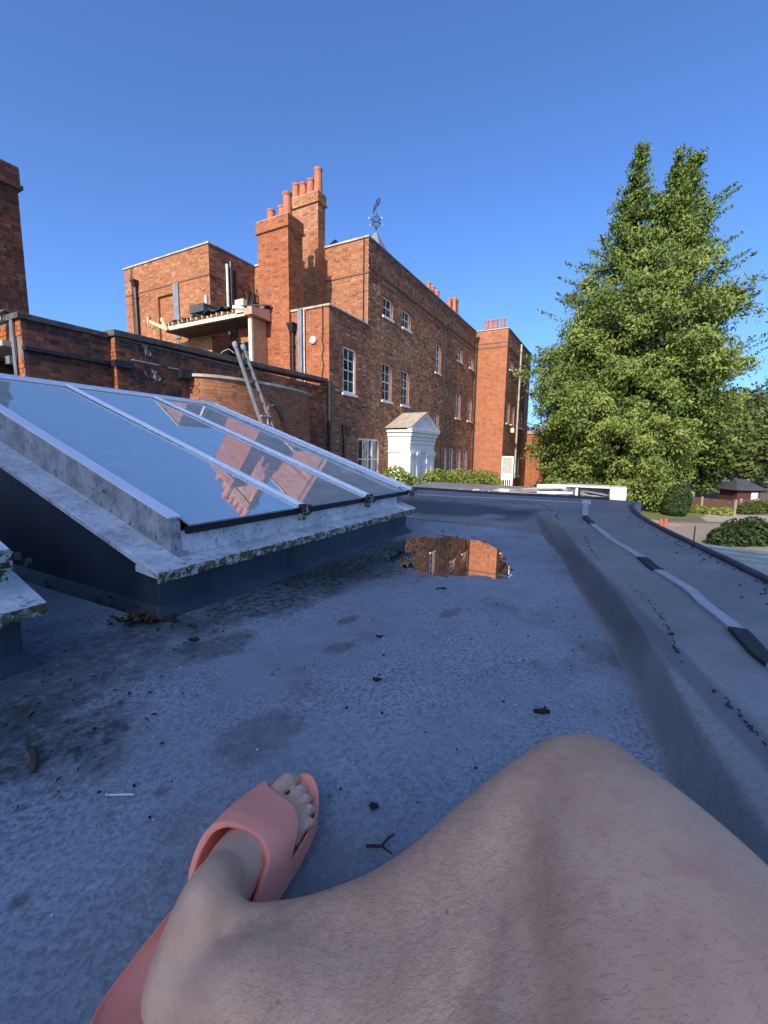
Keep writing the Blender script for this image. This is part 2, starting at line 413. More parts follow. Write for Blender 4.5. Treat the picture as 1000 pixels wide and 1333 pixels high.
def mat_skin():
    m = NT('skin')
    base = m.mix(m.ramp(m.noise(14, 5, 0.6), [(0.3, 0.0), (0.7, 1.0)]), (0.57, 0.300, 0.178), (0.71, 0.425, 0.262))
    base = m.mix(m.ramp(m.noise(45, 4, 0.6), [(0.5, 0.0), (0.72, 0.35)]), base, (0.46, 0.19, 0.15))
    vor = m.n('ShaderNodeTexVoronoi'); vor.inputs['Scale'].default_value = 38
    m.l(m.coord(), vor.inputs['Vector'])
    mole = m.math('MULTIPLY', m.ramp(vor.outputs['Distance'], [(0.03, 0.6), (0.09, 0.0)]), m.ramp(m.noise(11, 2), [(0.56, 0.0), (0.60, 1.0)]))
    base = m.mix(mole, base, (0.22, 0.09, 0.06))
    m.col(base)
    m.rough(m.ramp(m.noise(60, 3), [(0.3, 0.42), (0.7, 0.6)]))
    m.b.inputs['Subsurface Weight'].default_value = 0.12
    m.b.inputs['Subsurface Radius'].default_value = (0.008, 0.003, 0.002)
    m.b.inputs['Subsurface Scale'].default_value = 0.6
    m.b.inputs['Specular IOR Level'].default_value = 0.35
    m.bump(m.math('ADD', m.noise(420, 4, 0.6), m.math('MULTIPLY', m.noise(60, 4), 0.7)), 0.22, 0.0018)
    return m.m
M['skin'] = mat_skin()
M['nail'] = mat_plain('toenail', (0.66, 0.46, 0.40), 0.3, 0.08, 60)
M['hair'] = mat_plain('leg_hair', (0.045, 0.028, 0.02), 0.5, 0.2, 30)
m = NT('sandal_foam')
c = m.mix(m.ramp(m.noise(10, 6, 0.6), [(0.3, 0.0), (0.7, 1.0)]), (0.90, 0.27, 0.165), (0.95, 0.34, 0.225))
c = m.mix(m.ramp(m.noise(70, 6, 0.7), [(0.62, 0.0), (0.72, 0.4)]), c, (0.34, 0.08, 0.07))
m.col(c); m.rough(0.65); m.bump(m.noise(260, 4), 0.25, 0.0015)
M['foam'] = m.m

# ------------------------------------------------------------------ helpers
# House frame: s = metres along the house front (away), v = metres out from it, z up. Root-local axes are (s, -v, z).
def l2w(s, v, z=0.0):
    return Vector((OX + UX * s + NX * v, OY + UY * s + NY * v, z))

def props(o, label=None, cat=None, group=None, kind=None):
    if label: o['label'] = label
    if cat: o['category'] = cat
    if group: o['group'] = group
    if kind: o['kind'] = kind
    return o

def thing(name, base, label, cat, group=None, space='L', rz=0.0):
    o = bpy.data.objects.new(name, None)
    COL.objects.link(o)
    o.empty_display_size = 0.2
    if space == 'L':
        o.location = l2w(*base); o.rotation_euler = (0, 0, HROT + rz)
    else:
        o.location = base; o.rotation_euler = (0, 0, rz)
    o['b'] = 0
    del o['b']
    BASE[o.name] = (Vector(base), space)
    return props(o, label, cat, group)
BASE = {}

class MB:
    def __init__(s):
        s.v = []; s.f = []; s.t = []
    def add(s, pts, faces, tone=None):
        k = len(s.v)
        s.v.extend(pts)
        s.f.extend([tuple(i + k for i in f) for f in faces])
        if tone is not None:
            s.t.extend([tone] * len(pts))
    def quad(s, *p):
        s.add(list(p), [tuple(range(len(p)))])
    def hexa(s, p, tone=None):
        s.add(p, [(0, 3, 2, 1), (4, 5, 6, 7), (0, 1, 5, 4), (1, 2, 6, 5), (2, 3, 7, 6), (3, 0, 4, 7)], tone)
    def box(s, a, b, tone=None):
        x0, y0, z0 = a; x1, y1, z1 = b
        s.hexa([(x0, y0, z0), (x1, y0, z0), (x1, y1, z0), (x0, y1, z0), (x0, y0, z1), (x1, y0, z1), (x1, y1, z1), (x0, y1, z1)], tone)
    def bar(s, p, q, w, h, up=(0, 0, 1), tone=None):
        p = Vector(p); q = Vector(q); d = (q - p).normalized(); u = Vector(up)
        a = d.cross(u)
        if a.length < 1e-5: a = d.cross(Vector((1, 0, 0)))
        a.normalize(); b = a.cross(d).normalized()
        a *= w / 2; b *= h / 2
        s.hexa([tuple(x) for x in (p - a - b, p + a - b, p + a + b, p - a + b, q - a - b, q + a - b, q + a + b, q - a + b)], tone)
    def tube(s, pts, r, n=8, cap=True):
        pts = [Vector(p) for p in pts]
        rs = r if isinstance(r, (list, tuple)) else [r] * len(pts)
        k = len(s.v); ref = None; tn = len(s.t) > 0
        for i, p in enumerate(pts):
            d = (pts[min(i + 1, len(pts) - 1)] - pts[max(i - 1, 0)]).normalized()
            if ref is None:
                ref = d.cross(Vector((0, 0, 1)))
                if ref.length < 0.05: ref = d.cross(Vector((1, 0, 0)))
            ref = (ref - d * ref.dot(d)).normalized()
            o = d.cross(ref)
            for j in range(n):
                t = 2 * math.pi * j / n
                s.v.append(tuple(p + (ref * math.cos(t) + o * math.sin(t)) * rs[i]))
        for i in range(len(pts) - 1):
            for j in range(n):
                s.f.append((k + i * n + j, k + i * n + (j + 1) % n, k + (i + 1) * n + (j + 1) % n, k + (i + 1) * n + j))
        if cap:
            s.f.append(tuple(k + j for j in range(n))[::-1])
            s.f.append(tuple(k + (len(pts) - 1) * n + j for j in range(n)))
    def lathe(s, c, prof, n=14, wob=0.0):
        k = len(s.v)
        for (r, z) in prof:
            for j in range(n):
                t = 2 * math.pi * j / n
                s.v.append((c[0] + r * math.cos(t), c[1] + r * math.sin(t), c[2] + z))
        for i in range(len(prof) - 1):
            for j in range(n):
                s.f.append((k + i * n + j, k + i * n + (j + 1) % n, k + (i + 1) * n + (j + 1) % n, k + (i + 1) * n + j))
        s.f.append(tuple(k + j for j in range(n))[::-1])
        s.f.append(tuple(k + (len(prof) - 1) * n + j for j in range(n)))
    def prism(s, poly, axis, a, b):
        # poly: list of 2D points; axis 0/1/2 is the extrusion axis
        def mk(p, t):
            q = list(p); q.insert(axis, t); return tuple(q)
        n = len(poly)
        pts = [mk(p, a) for p in poly] + [mk(p, b) for p in poly]
        s.add(pts, [tuple(range(n))[::-1], tuple(range(n, 2 * n))] + [(i, (i + 1) % n, n + (i + 1) % n, n + i) for i in range(n)])
    def build(s, name, mat, parent=None, smooth=False, base=None, space='L', bevel=0.0, fix=True, label=None, cat=None, group=None, kind=None):
        """link as one object; part of `parent` if given, else top-level at `base`"""
        root = parent
        while root is not None and root.parent is not None: root = root.parent
        if root is not None:
            b, space = BASE[root.name]
        else:
            b = Vector(base) if base is not None else Vector((0, 0, 0))
        if space == 'L':
            vs = [(p[0] - b[0], -(p[1] - b[1]), p[2] - b[2]) for p in s.v]
        else:
            vs = [(p[0] - b[0], p[1] - b[1], p[2] - b[2]) for p in s.v]
        me = bpy.data.meshes.new(name)
        me.from_pydata(vs, [], s.f)
        if s.t:
            at = me.color_attributes.new('tone', 'FLOAT_COLOR', 'POINT')
            at.data.foreach_set('color', np.array([(*t, 0.0, 1.0)[:4] if len(t) == 2 else (*t, 1.0) for t in s.t], dtype=np.float32).ravel())
        if fix:
            bm = bmesh.new(); bm.from_mesh(me)
            bmesh.ops.recalc_face_normals(bm, faces=bm.faces)
            bm.to_mesh(me); bm.free()
        if smooth:
            me.polygons.foreach_set('use_smooth', [True] * len(me.polygons))
        me.materials.append(M[mat] if isinstance(mat, str) else mat)
        o = bpy.data.objects.new(name, me)
        COL.objects.link(o)
        if parent is not None:
            o.parent = parent
        else:
            BASE[o.name] = (b, space)
            if space == 'L':
                o.location = l2w(*b); o.rotation_euler = (0, 0, HROT)
            else:
                o.location = b
        if bevel:
            mod = o.modifiers.new('bevel', 'BEVEL'); mod.width = bevel; mod.segments = 2; mod.limit_method = 'ANGLE'
        return props(o, label, cat, group, kind)

def copy_tree(o, parent=None):
    c = o.copy(); COL.objects.link(c)
    c.parent = parent
    for ch in list(o.children):
        copy_tree(ch, c)
    return c

# ---- brickwork: real bricks, proud of a mortar bed, cut round the openings
BH, BL, BW, J = 0.065, 0.215, 0.1025, 0.010
def tone_std(a, z):
    return (min(1, max(0, rnd.gauss(0.5, 0.24))), max(0, rnd.gauss(0.0, 0.18)))
def wall(parent, p0, d, n, L, z0, z1, mat, mortar, openings=(), tone=tone_std, reveal=0.14, bricks_from=None, name='wall', single=0, extra_back=0.0):
    """p0,d,n are (s,v) pairs; openings (a0,a1,b0,b1). Returns the wall part; its bricks are its child."""
    def P(a, z, o=0.0):
        return (p0[0] + d[0] * a + n[0] * o, p0[1] + d[1] * a + n[1] * o, z)
    mb = MB()
    xs = sorted({0.0, L, *[x for q in openings for x in q[:2] if 0 < x < L]})
    zs = sorted({z0, z1, *[x for q in openings for x in q[2:4] if z0 < x < z1]})
    for i in range(len(xs) - 1):
        for k in range(len(zs) - 1):
            cx, cz = (xs[i] + xs[i + 1]) / 2, (zs[k] + zs[k + 1]) / 2
            if any(q[0] < cx < q[1] and q[2] < cz < q[3] for q in openings): continue
            mb.quad(P(xs[i], zs[k]), P(xs[i + 1], zs[k]), P(xs[i + 1], zs[k + 1]), P(xs[i], zs[k + 1]))
    wall_mb = mb; mb = MB()
    for (a0, a1, b0, b1) in openings:
        mb.quad(P(a0, b0), P(a0, b1), P(a0, b1, -reveal), P(a0, b0, -reveal))
        mb.quad(P(a1, b0), P(a1, b1), P(a1, b1, -reveal), P(a1, b0, -reveal))
        if b1 < z1 - 1e-4: mb.quad(P(a0, b1), P(a1, b1), P(a1, b1, -reveal), P(a0, b1, -reveal))
        if b0 > z0 + 1e-4: mb.quad(P(a0, b0), P(a1, b0), P(a1, b0, -reveal), P(a0, b0, -reveal))
    w = wall_mb.build(name, mortar, parent, fix=False)
    if mb.v: mb.build('reveals', 'reveal', w, fix=False, kind='stuff')
    bb = MB()
    zb = z0 if bricks_from is None else bricks_from
    row = 0
    z = zb
    while z + BH * 0.5 < z1:
        zt = min(z + BH, z1); zc = (z + zt) / 2
        iv = [(-0.003, L + 0.003)]
        for (a0, a1, b0, b1) in openings:
            if b0 < zc < b1:
                nv = []
                for (x0, x1) in iv:
                    if a1 <= x0 or a0 >= x1: nv.append((x0, x1)); continue
                    if a0 > x0: nv.append((x0, a0))
                    if a1 < x1: nv.append((a1, x1))
                iv = nv
        off = 0.0 if row % 2 == 0 else -(BL + J + BW + J) / 2 + 0.02
        x = off; k = row
        while x < L:
            ln = BL if k % 2 == 0 else BW
            for (x0, x1) in iv:
                a0, a1 = max(x, x0), min(x + ln, x1)
                if a1 - a0 < 0.025: continue
                o = rnd.uniform(0.003, 0.008)
                jz = rnd.uniform(-0.001, 0.001)
                t = tone((a0 + a1) / 2, zc)
                if ln == BW: t = (t[0] * 0.85, t[1])
                pts = [P(a0, z + jz), P(a1, z + jz), P(a1, zt + jz), P(a0, zt + jz), P(a0, z + jz, o), P(a1, z + jz, o), P(a1, zt + jz, o), P(a0, zt + jz, o)]
                bb.add(pts, [(4, 5, 6, 7), (0, 1, 5, 4), (1, 2, 6, 5), (2, 3, 7, 6), (3, 0, 4, 7)], t)
            x += ln + J; k += 1
        z += BH + J; row += 1
    bb.build('bricks', mat, w, fix=False, kind='stuff')
    return w, P

def window(parent, P, a0, a1, b0, b1, cols=2, rows=4, depth=0.085, sash_split=True, blind=0.0, sill=True, fw=0.055, bw=0.022):
    """sash window set back in its opening: frame and bars, panes, sill"""
    f = MB()
    def bx(x0, x1, z0, z1, o0, o1, m=f):
        m.hexa([P(x0, z0, o0), P(x1, z0, o0), P(x1, z0, o1), P(x0, z0, o1), P(x0, z1, o0), P(x1, z1, o0), P(x1, z1, o1), P(x0, z1, o1)])
    f0, f1 = -depth - 0.04, -depth + 0.02
    bx(a0, a0 + fw, b0, b1, f0, f1); bx(a1 - fw, a1, b0, b1, f0, f1)
    bx(a0 + fw, a1 - fw, b1 - fw, b1, f0, f1 - 0.002); bx(a0 + fw, a1 - fw, b0, b0 + fw, f0, f1 - 0.002)
    zm = (b0 + b1) / 2
    ia0, ia1, ib0, ib1 = a0 + fw, a1 - fw, b0 + fw, b1 - fw
    if sash_split:
        bx(ia0, ia1, zm - 0.022, zm + 0.022, f0 + 0.01, f1 - 0.012)
    for c in range(1, cols):
        x = ia0 + (ia1 - ia0) * c / cols
        bx(x - bw / 2, x + bw / 2, ib0, ib1, f0 + 0.012, f1 - 0.022)
    for r in range(1, rows):
        if sash_split and r * 2 == rows: continue
        z = ib0 + (ib1 - ib0) * r / rows
        bx(ia0, ia1, z - bw / 2, z + bw / 2, f0 + 0.014, f1 - 0.024)
    w = f.build('window', 'white_paint', parent)
    halves = ((ib0, zm - 0.022, 0.018), (zm + 0.022, ib1, 0.010)) if sash_split else ((ib0, ib1, 0.014),)
    for (z0, z1, o) in halves:
        g = MB(); bx(ia0 - 0.004, ia1 + 0.004, z0 - 0.004, z1 + 0.004, f0 + o, f0 + o + 0.006, g)
        g.build('pane', 'glass', w)
    if sill:
        s_ = MB(); bx(a0 - 0.06, a1 + 0.06, b0 - 0.085, b0 - 0.002, -depth - 0.02, 0.06, s_)
        s_.build('sill', 'white_paint', w)
    return w

def arch(parent, P, a0, a1, b1, mat='brick_orange', h=0.20):
    """flat gauged-brick head over an opening: wedge bricks"""
    m = MB(); n = max(6, int((a1 - a0) / 0.075)); c = (a0 + a1) / 2
    for i in range(n):
        x0 = a0 + (a1 - a0) * i / n + 0.004; x1 = a0 + (a1 - a0) * (i + 1) / n - 0.004
        k = 1.16
        rise = lambda x: 0.05 * (1 - ((x - c) / ((a1 - a0) / 2)) ** 2)
        pts = []
        for o in (0.0, 0.012):
            pts += [P(x0, b1 - 0.002 + 0 * rise(x0), o), P(x1, b1 - 0.002, o), P(c + (x1 - c) * k, b1 + h, o), P(c + (x0 - c) * k, b1 + h, o)]
        m.add(pts, [(4, 5, 6, 7), (0, 1, 5, 4), (1, 2, 6, 5), (2, 3, 7, 6), (3, 0, 4, 7)], (min(1, max(0, rnd.gauss(0.35, 0.15))), max(0, rnd.gauss(0.25, 0.15))))
    return m.build('arch', mat, parent, fix=False)

def downpipe(parent, s, v, z0, z1, r=0.05, hopper=True, mat='black_iron', name='downpipe'):
    m = MB()
    m.tube([(s, v, z0), (s, v, z1)], r, 10)
    z = z1 - 0.4
    while z > z0:
        m.tube([(s, v, z - 0.05), (s, v, z + 0.05)], r * 1.3, 10); z -= 1.6
    if hopper:
        m.hexa([(s - .08, v - .08, z1), (s + .08, v - .08, z1), (s + .08, v + .08, z1), (s - .08, v + .08, z1),
                (s - .14, v - .12, z1 + .22), (s + .14, v - .12, z1 + .22), (s + .14, v + .12, z1 + .22), (s - .14, v + .12, z1 + .22)])
        m.box((s - .15, v - .13, z1 + .22), (s + .15, v + .13, z1 + .27))
    return m.build(name, mat, parent, smooth=False)

def chimney_pot(parent, s, v, z, h, r=0.13, mat='terracotta', name='pot'):
    m = MB()
    m.lathe((s, v, z), [(r * 1.05, -0.05), (r * 1.05, 0.04), (r * 0.98, 0.08), (r * 0.86, h * 0.86), (r * 0.92, h * 0.88), (r * 1.02, h * 0.93), (r * 1.02, h), (r * 0.8, h), (r * 0.76, h - 0.15)], 14)
    return m.build(name, mat, parent, smooth=False)

def brick_stack(parent, s0, s1, v0, v1, z0, z1, mat, mortar, tone=tone_std, cap=True, faces='sn', name='chimney'):
    """a chimney shaft: mortar core with brick faces and an oversailing cap"""
    m = MB()
    m.box((s0, v0, z0), (s1, v1, z1))
    core = m.build(name, mortar, parent)
    def skin(a, b, c, e, zz0, zz1):
        bb = []
        # four faces
        return [((a, c), (0, 1), (-1, 0), e - c), ((a, e), (1, 0), (0, 1), b - a), ((a, c), (1, 0), (0, -1), b - a), ((b, c), (0, 1), (1, 0), e - c)]
    bb = MB()
    def lay(a, b, c, e, zz0, zz1):
        for (p0, d, n, L) in skin(a, b, c, e, zz0, zz1):
            row = 0; z = zz0
            while z + BH * 0.5 < zz1:
                zt = min(z + BH, zz1)
                x = 0.0 if row % 2 == 0 else -(BL + J + BW + J) / 2 + 0.02; k = row
                while x < L:
                    ln = BL if k % 2 == 0 else BW
                    a0, a1 = max(x, -0.004), min(x + ln, L + 0.004)
                    if a1 - a0 > 0.025:
                        o = rnd.uniform(0.003, 0.008)
                        Q = lambda t, zz, oo: (p0[0] + d[0] * t + n[0] * oo, p0[1] + d[1] * t + n[1] * oo, zz)
                        bb.add([Q(a0, z, 0), Q(a1, z, 0), Q(a1, zt, 0), Q(a0, zt, 0), Q(a0, z, o), Q(a1, z, o), Q(a1, zt, o), Q(a0, zt, o)],
                               [(4, 5, 6, 7), (0, 1, 5, 4), (1, 2, 6, 5), (2, 3, 7, 6), (3, 0, 4, 7)], tone((a0 + a1) / 2, z))
                    x += ln + J; k += 1
                z += BH + J; row += 1
    zc = z1 - 0.36 if cap else z1
    lay(s0, s1, v0, v1, z0, zc)
    if cap:
        c = MB()
        c.box((s0 - .035, v0 - .035, zc + .002), (s1 + .035, v1 + .035, z1 + .03))
        c.box((s0 - .065, v0 - .065, zc + .004), (s1 + .065, v1 + .065, zc + .075))
        c.build('cap', mortar, core)
        lay(s0 - .035, s1 + .035, v0 - .035, v1 + .035, zc + .08, z1 + .03)
        lay(s0 - .065, s1 + .065, v0 - .065, v1 + .065, zc + .008, zc + .074)
    bb.build('bricks', mat, core, fix=False, kind='stuff')
    return core

def foliage(name, mat, pts, size, parent=None, base=None, space='W', up=0.3, aspect=0.55, seed=1, tone=None, kind=None, droop=0.0, nrm=None, **kw):
    """leaf blades at pts (N,3); each a folded pair of triangles"""
    g = np.random.default_rng(seed)
    pts = np.asarray(pts, float); N = len(pts)
    d = g.normal(size=(N, 3)); d[:, 2] = d[:, 2] * 0.7 - droop; d /= np.linalg.norm(d, axis=1)[:, None]
    nn = g.normal(size=(N, 3)); nn[:, 2] += up * 3
    if nrm is not None: nn = nn * 0.55 + nrm
    sd = np.cross(d, nn); sd /= np.linalg.norm(sd, axis=1)[:, None]
    L = size * g.uniform(0.6, 1.35, N)[:, None]; Wd = L * aspect
    fold = np.cross(sd, d) * (L * 0.15)
    a = pts - d * L * 0.5; b = pts + sd * Wd * 0.5 + fold; c = pts + d * L * 0.5; e = pts - sd * Wd * 0.5 + fold
    V = np.stack([a, b, c, e], 1).reshape(-1, 3)
    b0 = None
    root = parent
    while root is not None and root.parent is not None: root = root.parent
    if root is not None: b0, space = BASE[root.name]
    else: b0 = Vector(base)
    V = V - np.array(b0)
    if space == 'L': V[:, 1] *= -1
    me = bpy.data.meshes.new(name)
    me.vertices.add(4 * N); me.vertices.foreach_set('co', V.astype(np.float32).ravel())
    me.loops.add(6 * N)
    idx = (np.arange(N) * 4)[:, None] + np.array([0, 1, 2, 0, 2, 3])[None, :]
    me.loops.foreach_set('vertex_index', idx.ravel().astype(np.int32))
    me.polygons.add(2 * N)
    me.polygons.foreach_set('loop_start', (np.arange(2 * N) * 3).astype(np.int32))
    me.polygons.foreach_set('loop_total', np.full(2 * N, 3, np.int32))
    me.update(calc_edges=True)
    t = g.uniform(0, 1, N) if tone is None else np.clip(tone + g.normal(0, 0.12, N), 0, 1)
    at = me.color_attributes.new('tone', 'FLOAT_COLOR', 'POINT')
    colr = np.ones((4 * N, 4), np.float32); colr[:, 0] = np.repeat(t, 4)
    at.data.foreach_set('color', colr.ravel())
    me.materials.append(M[mat])
    o = bpy.data.objects.new(name, me); COL.objects.link(o)
    if parent is not None: o.parent = parent
    else:
        BASE[o.name] = (Vector(b0), space)
        if space == 'L': o.location = l2w(*b0); o.rotation_euler = (0, 0, HROT)
        else: o.location = b0
    return props(o, kind=kind, **kw)
M['brick_low'] = mat_plain('brick_low', (0.24, 0.10, 0.06), 0.9, 0.4, 5.0)

# ------------------------------------------------------------------ ground and land
G = -2.4
def sheet(name, poly, z, mat, space='W', kind='structure', base=None):
    m = MB(); m.quad(*[(p[0], p[1], z) for p in poly])
    b = base or ((poly[0][0], poly[0][1], z))
    return m.build(name, mat, None, base=b, space=space, fix=False, kind=kind)
sheet('ground', [(-350, -350), (350, -350), (350, 350), (-350, 350)], G, 'earth', base=(0, 0, G))
def wob(poly, n=6, amp=0.25):
    out = []
    for i in range(len(poly)):
        a = Vector(poly[i]); b = Vector(poly[(i + 1) % len(poly)])
        d = (b - a); q = Vector((-d.y, d.x)).normalized()
        for k in range(n):
            t = k / n
            out.append(tuple(a + d * t + q * amp * rnd.uniform(-1, 1) * (1 if k else 0.3)))
    return out
sheet('gravel_yard', wob([(6, 9), (24, 13), (24, 19.2), (13.2, 19.6), (12.0, 21.6), (6, 22)]), G + 0.004, 'gravel')
sheet('driveway', wob([(15.2, 19.8), (40, 17.6), (44, 24.3), (19.5, 22.3), (16.5, 22.6)]), G + 0.008, 'drive')
sheet('lawn', wob([(11.3, 20.6), (14.0, 20.3), (15.6, 21.0), (17.3, 22.8), (15.0, 24.5), (10, 24.5)], 6, 0.2), G + 0.012, 'lawn')
sheet('red_path', wob([(10.2, 18.6), (13.2, 18.4), (13.0, 20.2), (10.8, 21.0)], 5, 0.15), G + 0.010, 'path_red')

# ------------------------------------------------------------------ the big brick house
house = thing('brick_house', (0, 0, G), 'long three-storey brick house with white sash windows, tall chimneys and a white porch', 'house')
def lf(a, z, sc=0.6, o=0.0):
    return mnoise.noise(Vector((a * sc + o, z * sc, o)))
def tone_front(a, z):
    s = a - 2.35
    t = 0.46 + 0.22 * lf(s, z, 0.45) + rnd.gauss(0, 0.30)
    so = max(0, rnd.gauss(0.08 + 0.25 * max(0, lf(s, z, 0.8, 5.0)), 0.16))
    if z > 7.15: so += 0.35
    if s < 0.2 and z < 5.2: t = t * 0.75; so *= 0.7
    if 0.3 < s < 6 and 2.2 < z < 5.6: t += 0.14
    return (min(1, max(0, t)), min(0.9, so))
def tone_sun(a, z):
    return (min(1, max(0, 0.5 + 0.25 * lf(a, z, 0.7, 2.0) + rnd.gauss(0, 0.22))), max(0, rnd.gauss(0.0, 0.16) + 0.25 * max(0, lf(a, z, 0.5, 9.0))))
def tone_red(a, z):
    return (min(1, max(0, 0.45 + 0.2 * lf(a, z, 0.7, 2.0) + rnd.gauss(0, 0.2))), max(0, rnd.gauss(-0.05, 0.12)))

TOP = 8.0
o2 = [(1.12, 1.90), (2.80, 3.55), (9.65, 10.50), (11.85, 12.65)]
front_open = [(2.35 + a, 2.35 + b, 5.74, 6.46) for a, b in o2] + [(2.35 + a, 2.35 + b, 2.62, 4.06) for a, b in o2]
front_open += [(2.35 + 6.50, 2.35 + 7.18, 4.58, 5.96), (2.35 + 6.52, 2.35 + 7.15, 1.94, 2.62)]
front_open += [(2.35 + a, 2.35 + b, -1.5, 0.90) for a, b in ((7.85, 8.55), (8.95, 9.65), (10.15, 10.85), (11.40, 12.10))]
front_open += [(2.35 - 0.62, 2.35 + 0.95, -0.42, 1.10)]
annex_win = (2.35 - 1.58, 2.35 - 0.80, 2.56, 4.06)
low = [q for q in front_open if q[2] < 5.0] + [annex_win]
lowA = [q if q[3] <= 5.1 else (q[0], q[1], q[2], 5.1) for q in low]
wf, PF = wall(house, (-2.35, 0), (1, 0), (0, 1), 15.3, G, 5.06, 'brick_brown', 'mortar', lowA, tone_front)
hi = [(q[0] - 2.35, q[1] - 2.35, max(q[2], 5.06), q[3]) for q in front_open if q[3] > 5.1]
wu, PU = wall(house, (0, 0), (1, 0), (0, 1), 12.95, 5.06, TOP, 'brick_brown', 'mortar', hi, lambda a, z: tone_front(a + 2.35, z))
for q in front_open[:4]: window(house, PF, *q, cols=2, rows=2); arch(house, PF, q[0] - .05, q[1] + .05, q[3], 'brick_brown', 0.17)
for q in front_open[4:8]: window(house, PF, *q, cols=2, rows=4); arch(house, PF, q[0] - .05, q[1] + .05, q[3], 'brick_brown', 0.22)
q = front_open[8]; window(house, PF, *q, cols=2, rows=4); arch(house, PF, q[0] - .05, q[1] + .05, q[3], 'brick_brown', 0.2)
q = front_open[9]; window(house, PF, *q, cols=2, rows=2)
for q in front_open[10:14]: window(house, PF, *q, cols=2, rows=6); arch(house, PF, q[0] - .05, q[1] + .05, q[3], 'brick_brown', 0.2)
q = front_open[14]; window(house, PF, *q, cols=4, rows=2, sash_split=False, fw=0.075, bw=0.035, depth=0.05)
arch(house, PF, q[0] - .06, q[1] + .06, q[3], 'brick_brown', 0.22)
f = MB()
f.hexa([PF(q[0] + 1.0, q[2], -.06), PF(q[0] + 1.09, q[2], -.06), PF(q[0] + 1.09, q[2], -.015), PF(q[0] + 1.0, q[2], -.015), PF(q[0] + 1.0, q[3] - .02, -.06), PF(q[0] + 1.09, q[3] - .02, -.06), PF(q[0] + 1.09, q[3] - .02, -.015), PF(q[0] + 1.0, q[3] - .02, -.015)])
f.build('mullion', 'white_paint', house)
q = annex_win; window(house, PF, *q, cols=2, rows=4, fw=0.07, bw=0.03, depth=0.04); arch(house, PF, q[0] - .05, q[1] + .05, q[3], 'brick_brown', 0.25)
# orange rubbed-brick jambs, just visible where the sun rakes across them, come with the reveals

# near gable, annex gable, rear wing
wall(house, (0, -5.41), (0, 1), (-1, 0), 5.41, 3.6, TOP, 'brick_buff', 'mortar_pale', (), tone_sun)
wall(house, (-2.35, -1.62), (0, 1), (-1, 0), 1.62, G, 5.06, 'brick_orange', 'mortar_pale', (), tone_red, bricks_from=1.0)
niche = (10.55 - 8.44, 10.55 - 7.40, 4.6, 6.62)
wb, PB = wall(house, (-2.25, -10.55), (0, 1), (-1, 0), 5.14, 1.0, TOP - .01, 'brick_buff', 'mortar_pale', [niche], tone_sun, reveal=0.10)
wn_, PN = wall(house, (-2.15, -10.55 + niche[0]), (0, 1), (-1, 0), niche[1] - niche[0], niche[2], niche[3], 'brick_buff', 'mortar_pale', (), tone_sun)
wall(house, (-2.25, -5.41), (1, 0), (0, 1), 2.25, 1.0, TOP - .01, 'brick_brown', 'mortar', (), lambda a, z: (min(1, max(0, rnd.gauss(0.4, 0.22))), max(0, rnd.gauss(0.15, 0.15))))
# recess under the canopy with white glazed door
dop = [(0.30, 1.10, 2.0, 4.45)]
wr, PR = wall(house, (-1.15, -5.41), (0, 1), (-1, 0), 2.65, 1.0, 4.95, 'brick_buff', 'mortar_pale', dop, tone_sun)
window(house, PR, 0.30, 1.10, 2.0, 4.45, cols=2, rows=3, sash_split=False, fw=0.10, sill=False)
f = MB()
f.hexa([PR(.05, 4.46, .02), PR(2.5, 4.46, .02), PR(2.5, 4.46, .10), PR(.05, 4.46, .10), PR(.05, 4.72, .02), PR(2.5, 4.72, .02), PR(2.5, 4.72, .10), PR(.05, 4.72, .10)])
f.build('lintel', 'stone_dark', house)
f = MB()
f.box((-1.45, -5.40, 2.0), (-1.40, -5.20, 4.6))
f.build('door_panel', 'black_iron', house)

# far wing
wg, PG = wall(house, (12.95, 0), (0, 1), (-1, 0), 1.95, G, TOP, 'brick_orange', 'mortar_pale', (), lambda a, z: (min(1, max(0, rnd.gauss(0.62 if z < 7 else 0.8, 0.22))), max(0, rnd.gauss(0.28 if 6.95 < z < 7.3 else -0.02, 0.15))))
wopen = [(0.80, 1.72, 5.80, 6.45), (2.15, 3.05, 5.74, 6.40), (4.70, 5.90, 5.72, 6.36), (0.60, 1.45, 2.55, 3.92), (1.92, 2.85, 2.55, 3.85), (4.7, 5.9, 2.5, 3.8), (0.35, 1.35, -0.8, 0.66), (4.6, 5.6, -0.9, 0.6)]
ww, PW = wall(house, (12.95, 1.95), (1, 0), (0, 1), 7.65, G, TOP, 'brick_brown', 'mortar', wopen, lambda a, z: (min(1, max(0, rnd.gauss(0.5, 0.22))), max(0, rnd.gauss(0.12, 0.15))))
for q in wopen: window(house, PW, *q, cols=2, rows=4 if q[3] - q[2] > 1 else 2); arch(house, PW, q[0] - .05, q[1] + .05, q[3], 'brick_brown', 0.2)
wall(house, (20.6, 1.95), (0, -1), (1, 0), 10, G, TOP, 'brick_brown', 'mortar', (), tone_std)
# low red outbuilding wall beyond the wing
wall(house, (20.75, 1.96), (0, 1), (-1, 0), 1.75, G, 2.2, 'brick_orange', 'mortar_pale', (), tone_red, name='side_wall')
f = MB(); f.box((20.65, 1.98, 2.2), (21.1, 3.78, 2.45)); f.build('coping', 'stone', house)
f = MB(); f.box((20.77, 1.98, G), (24, 3.70, 2.19)); f.build('side_block', 'mortar', house)

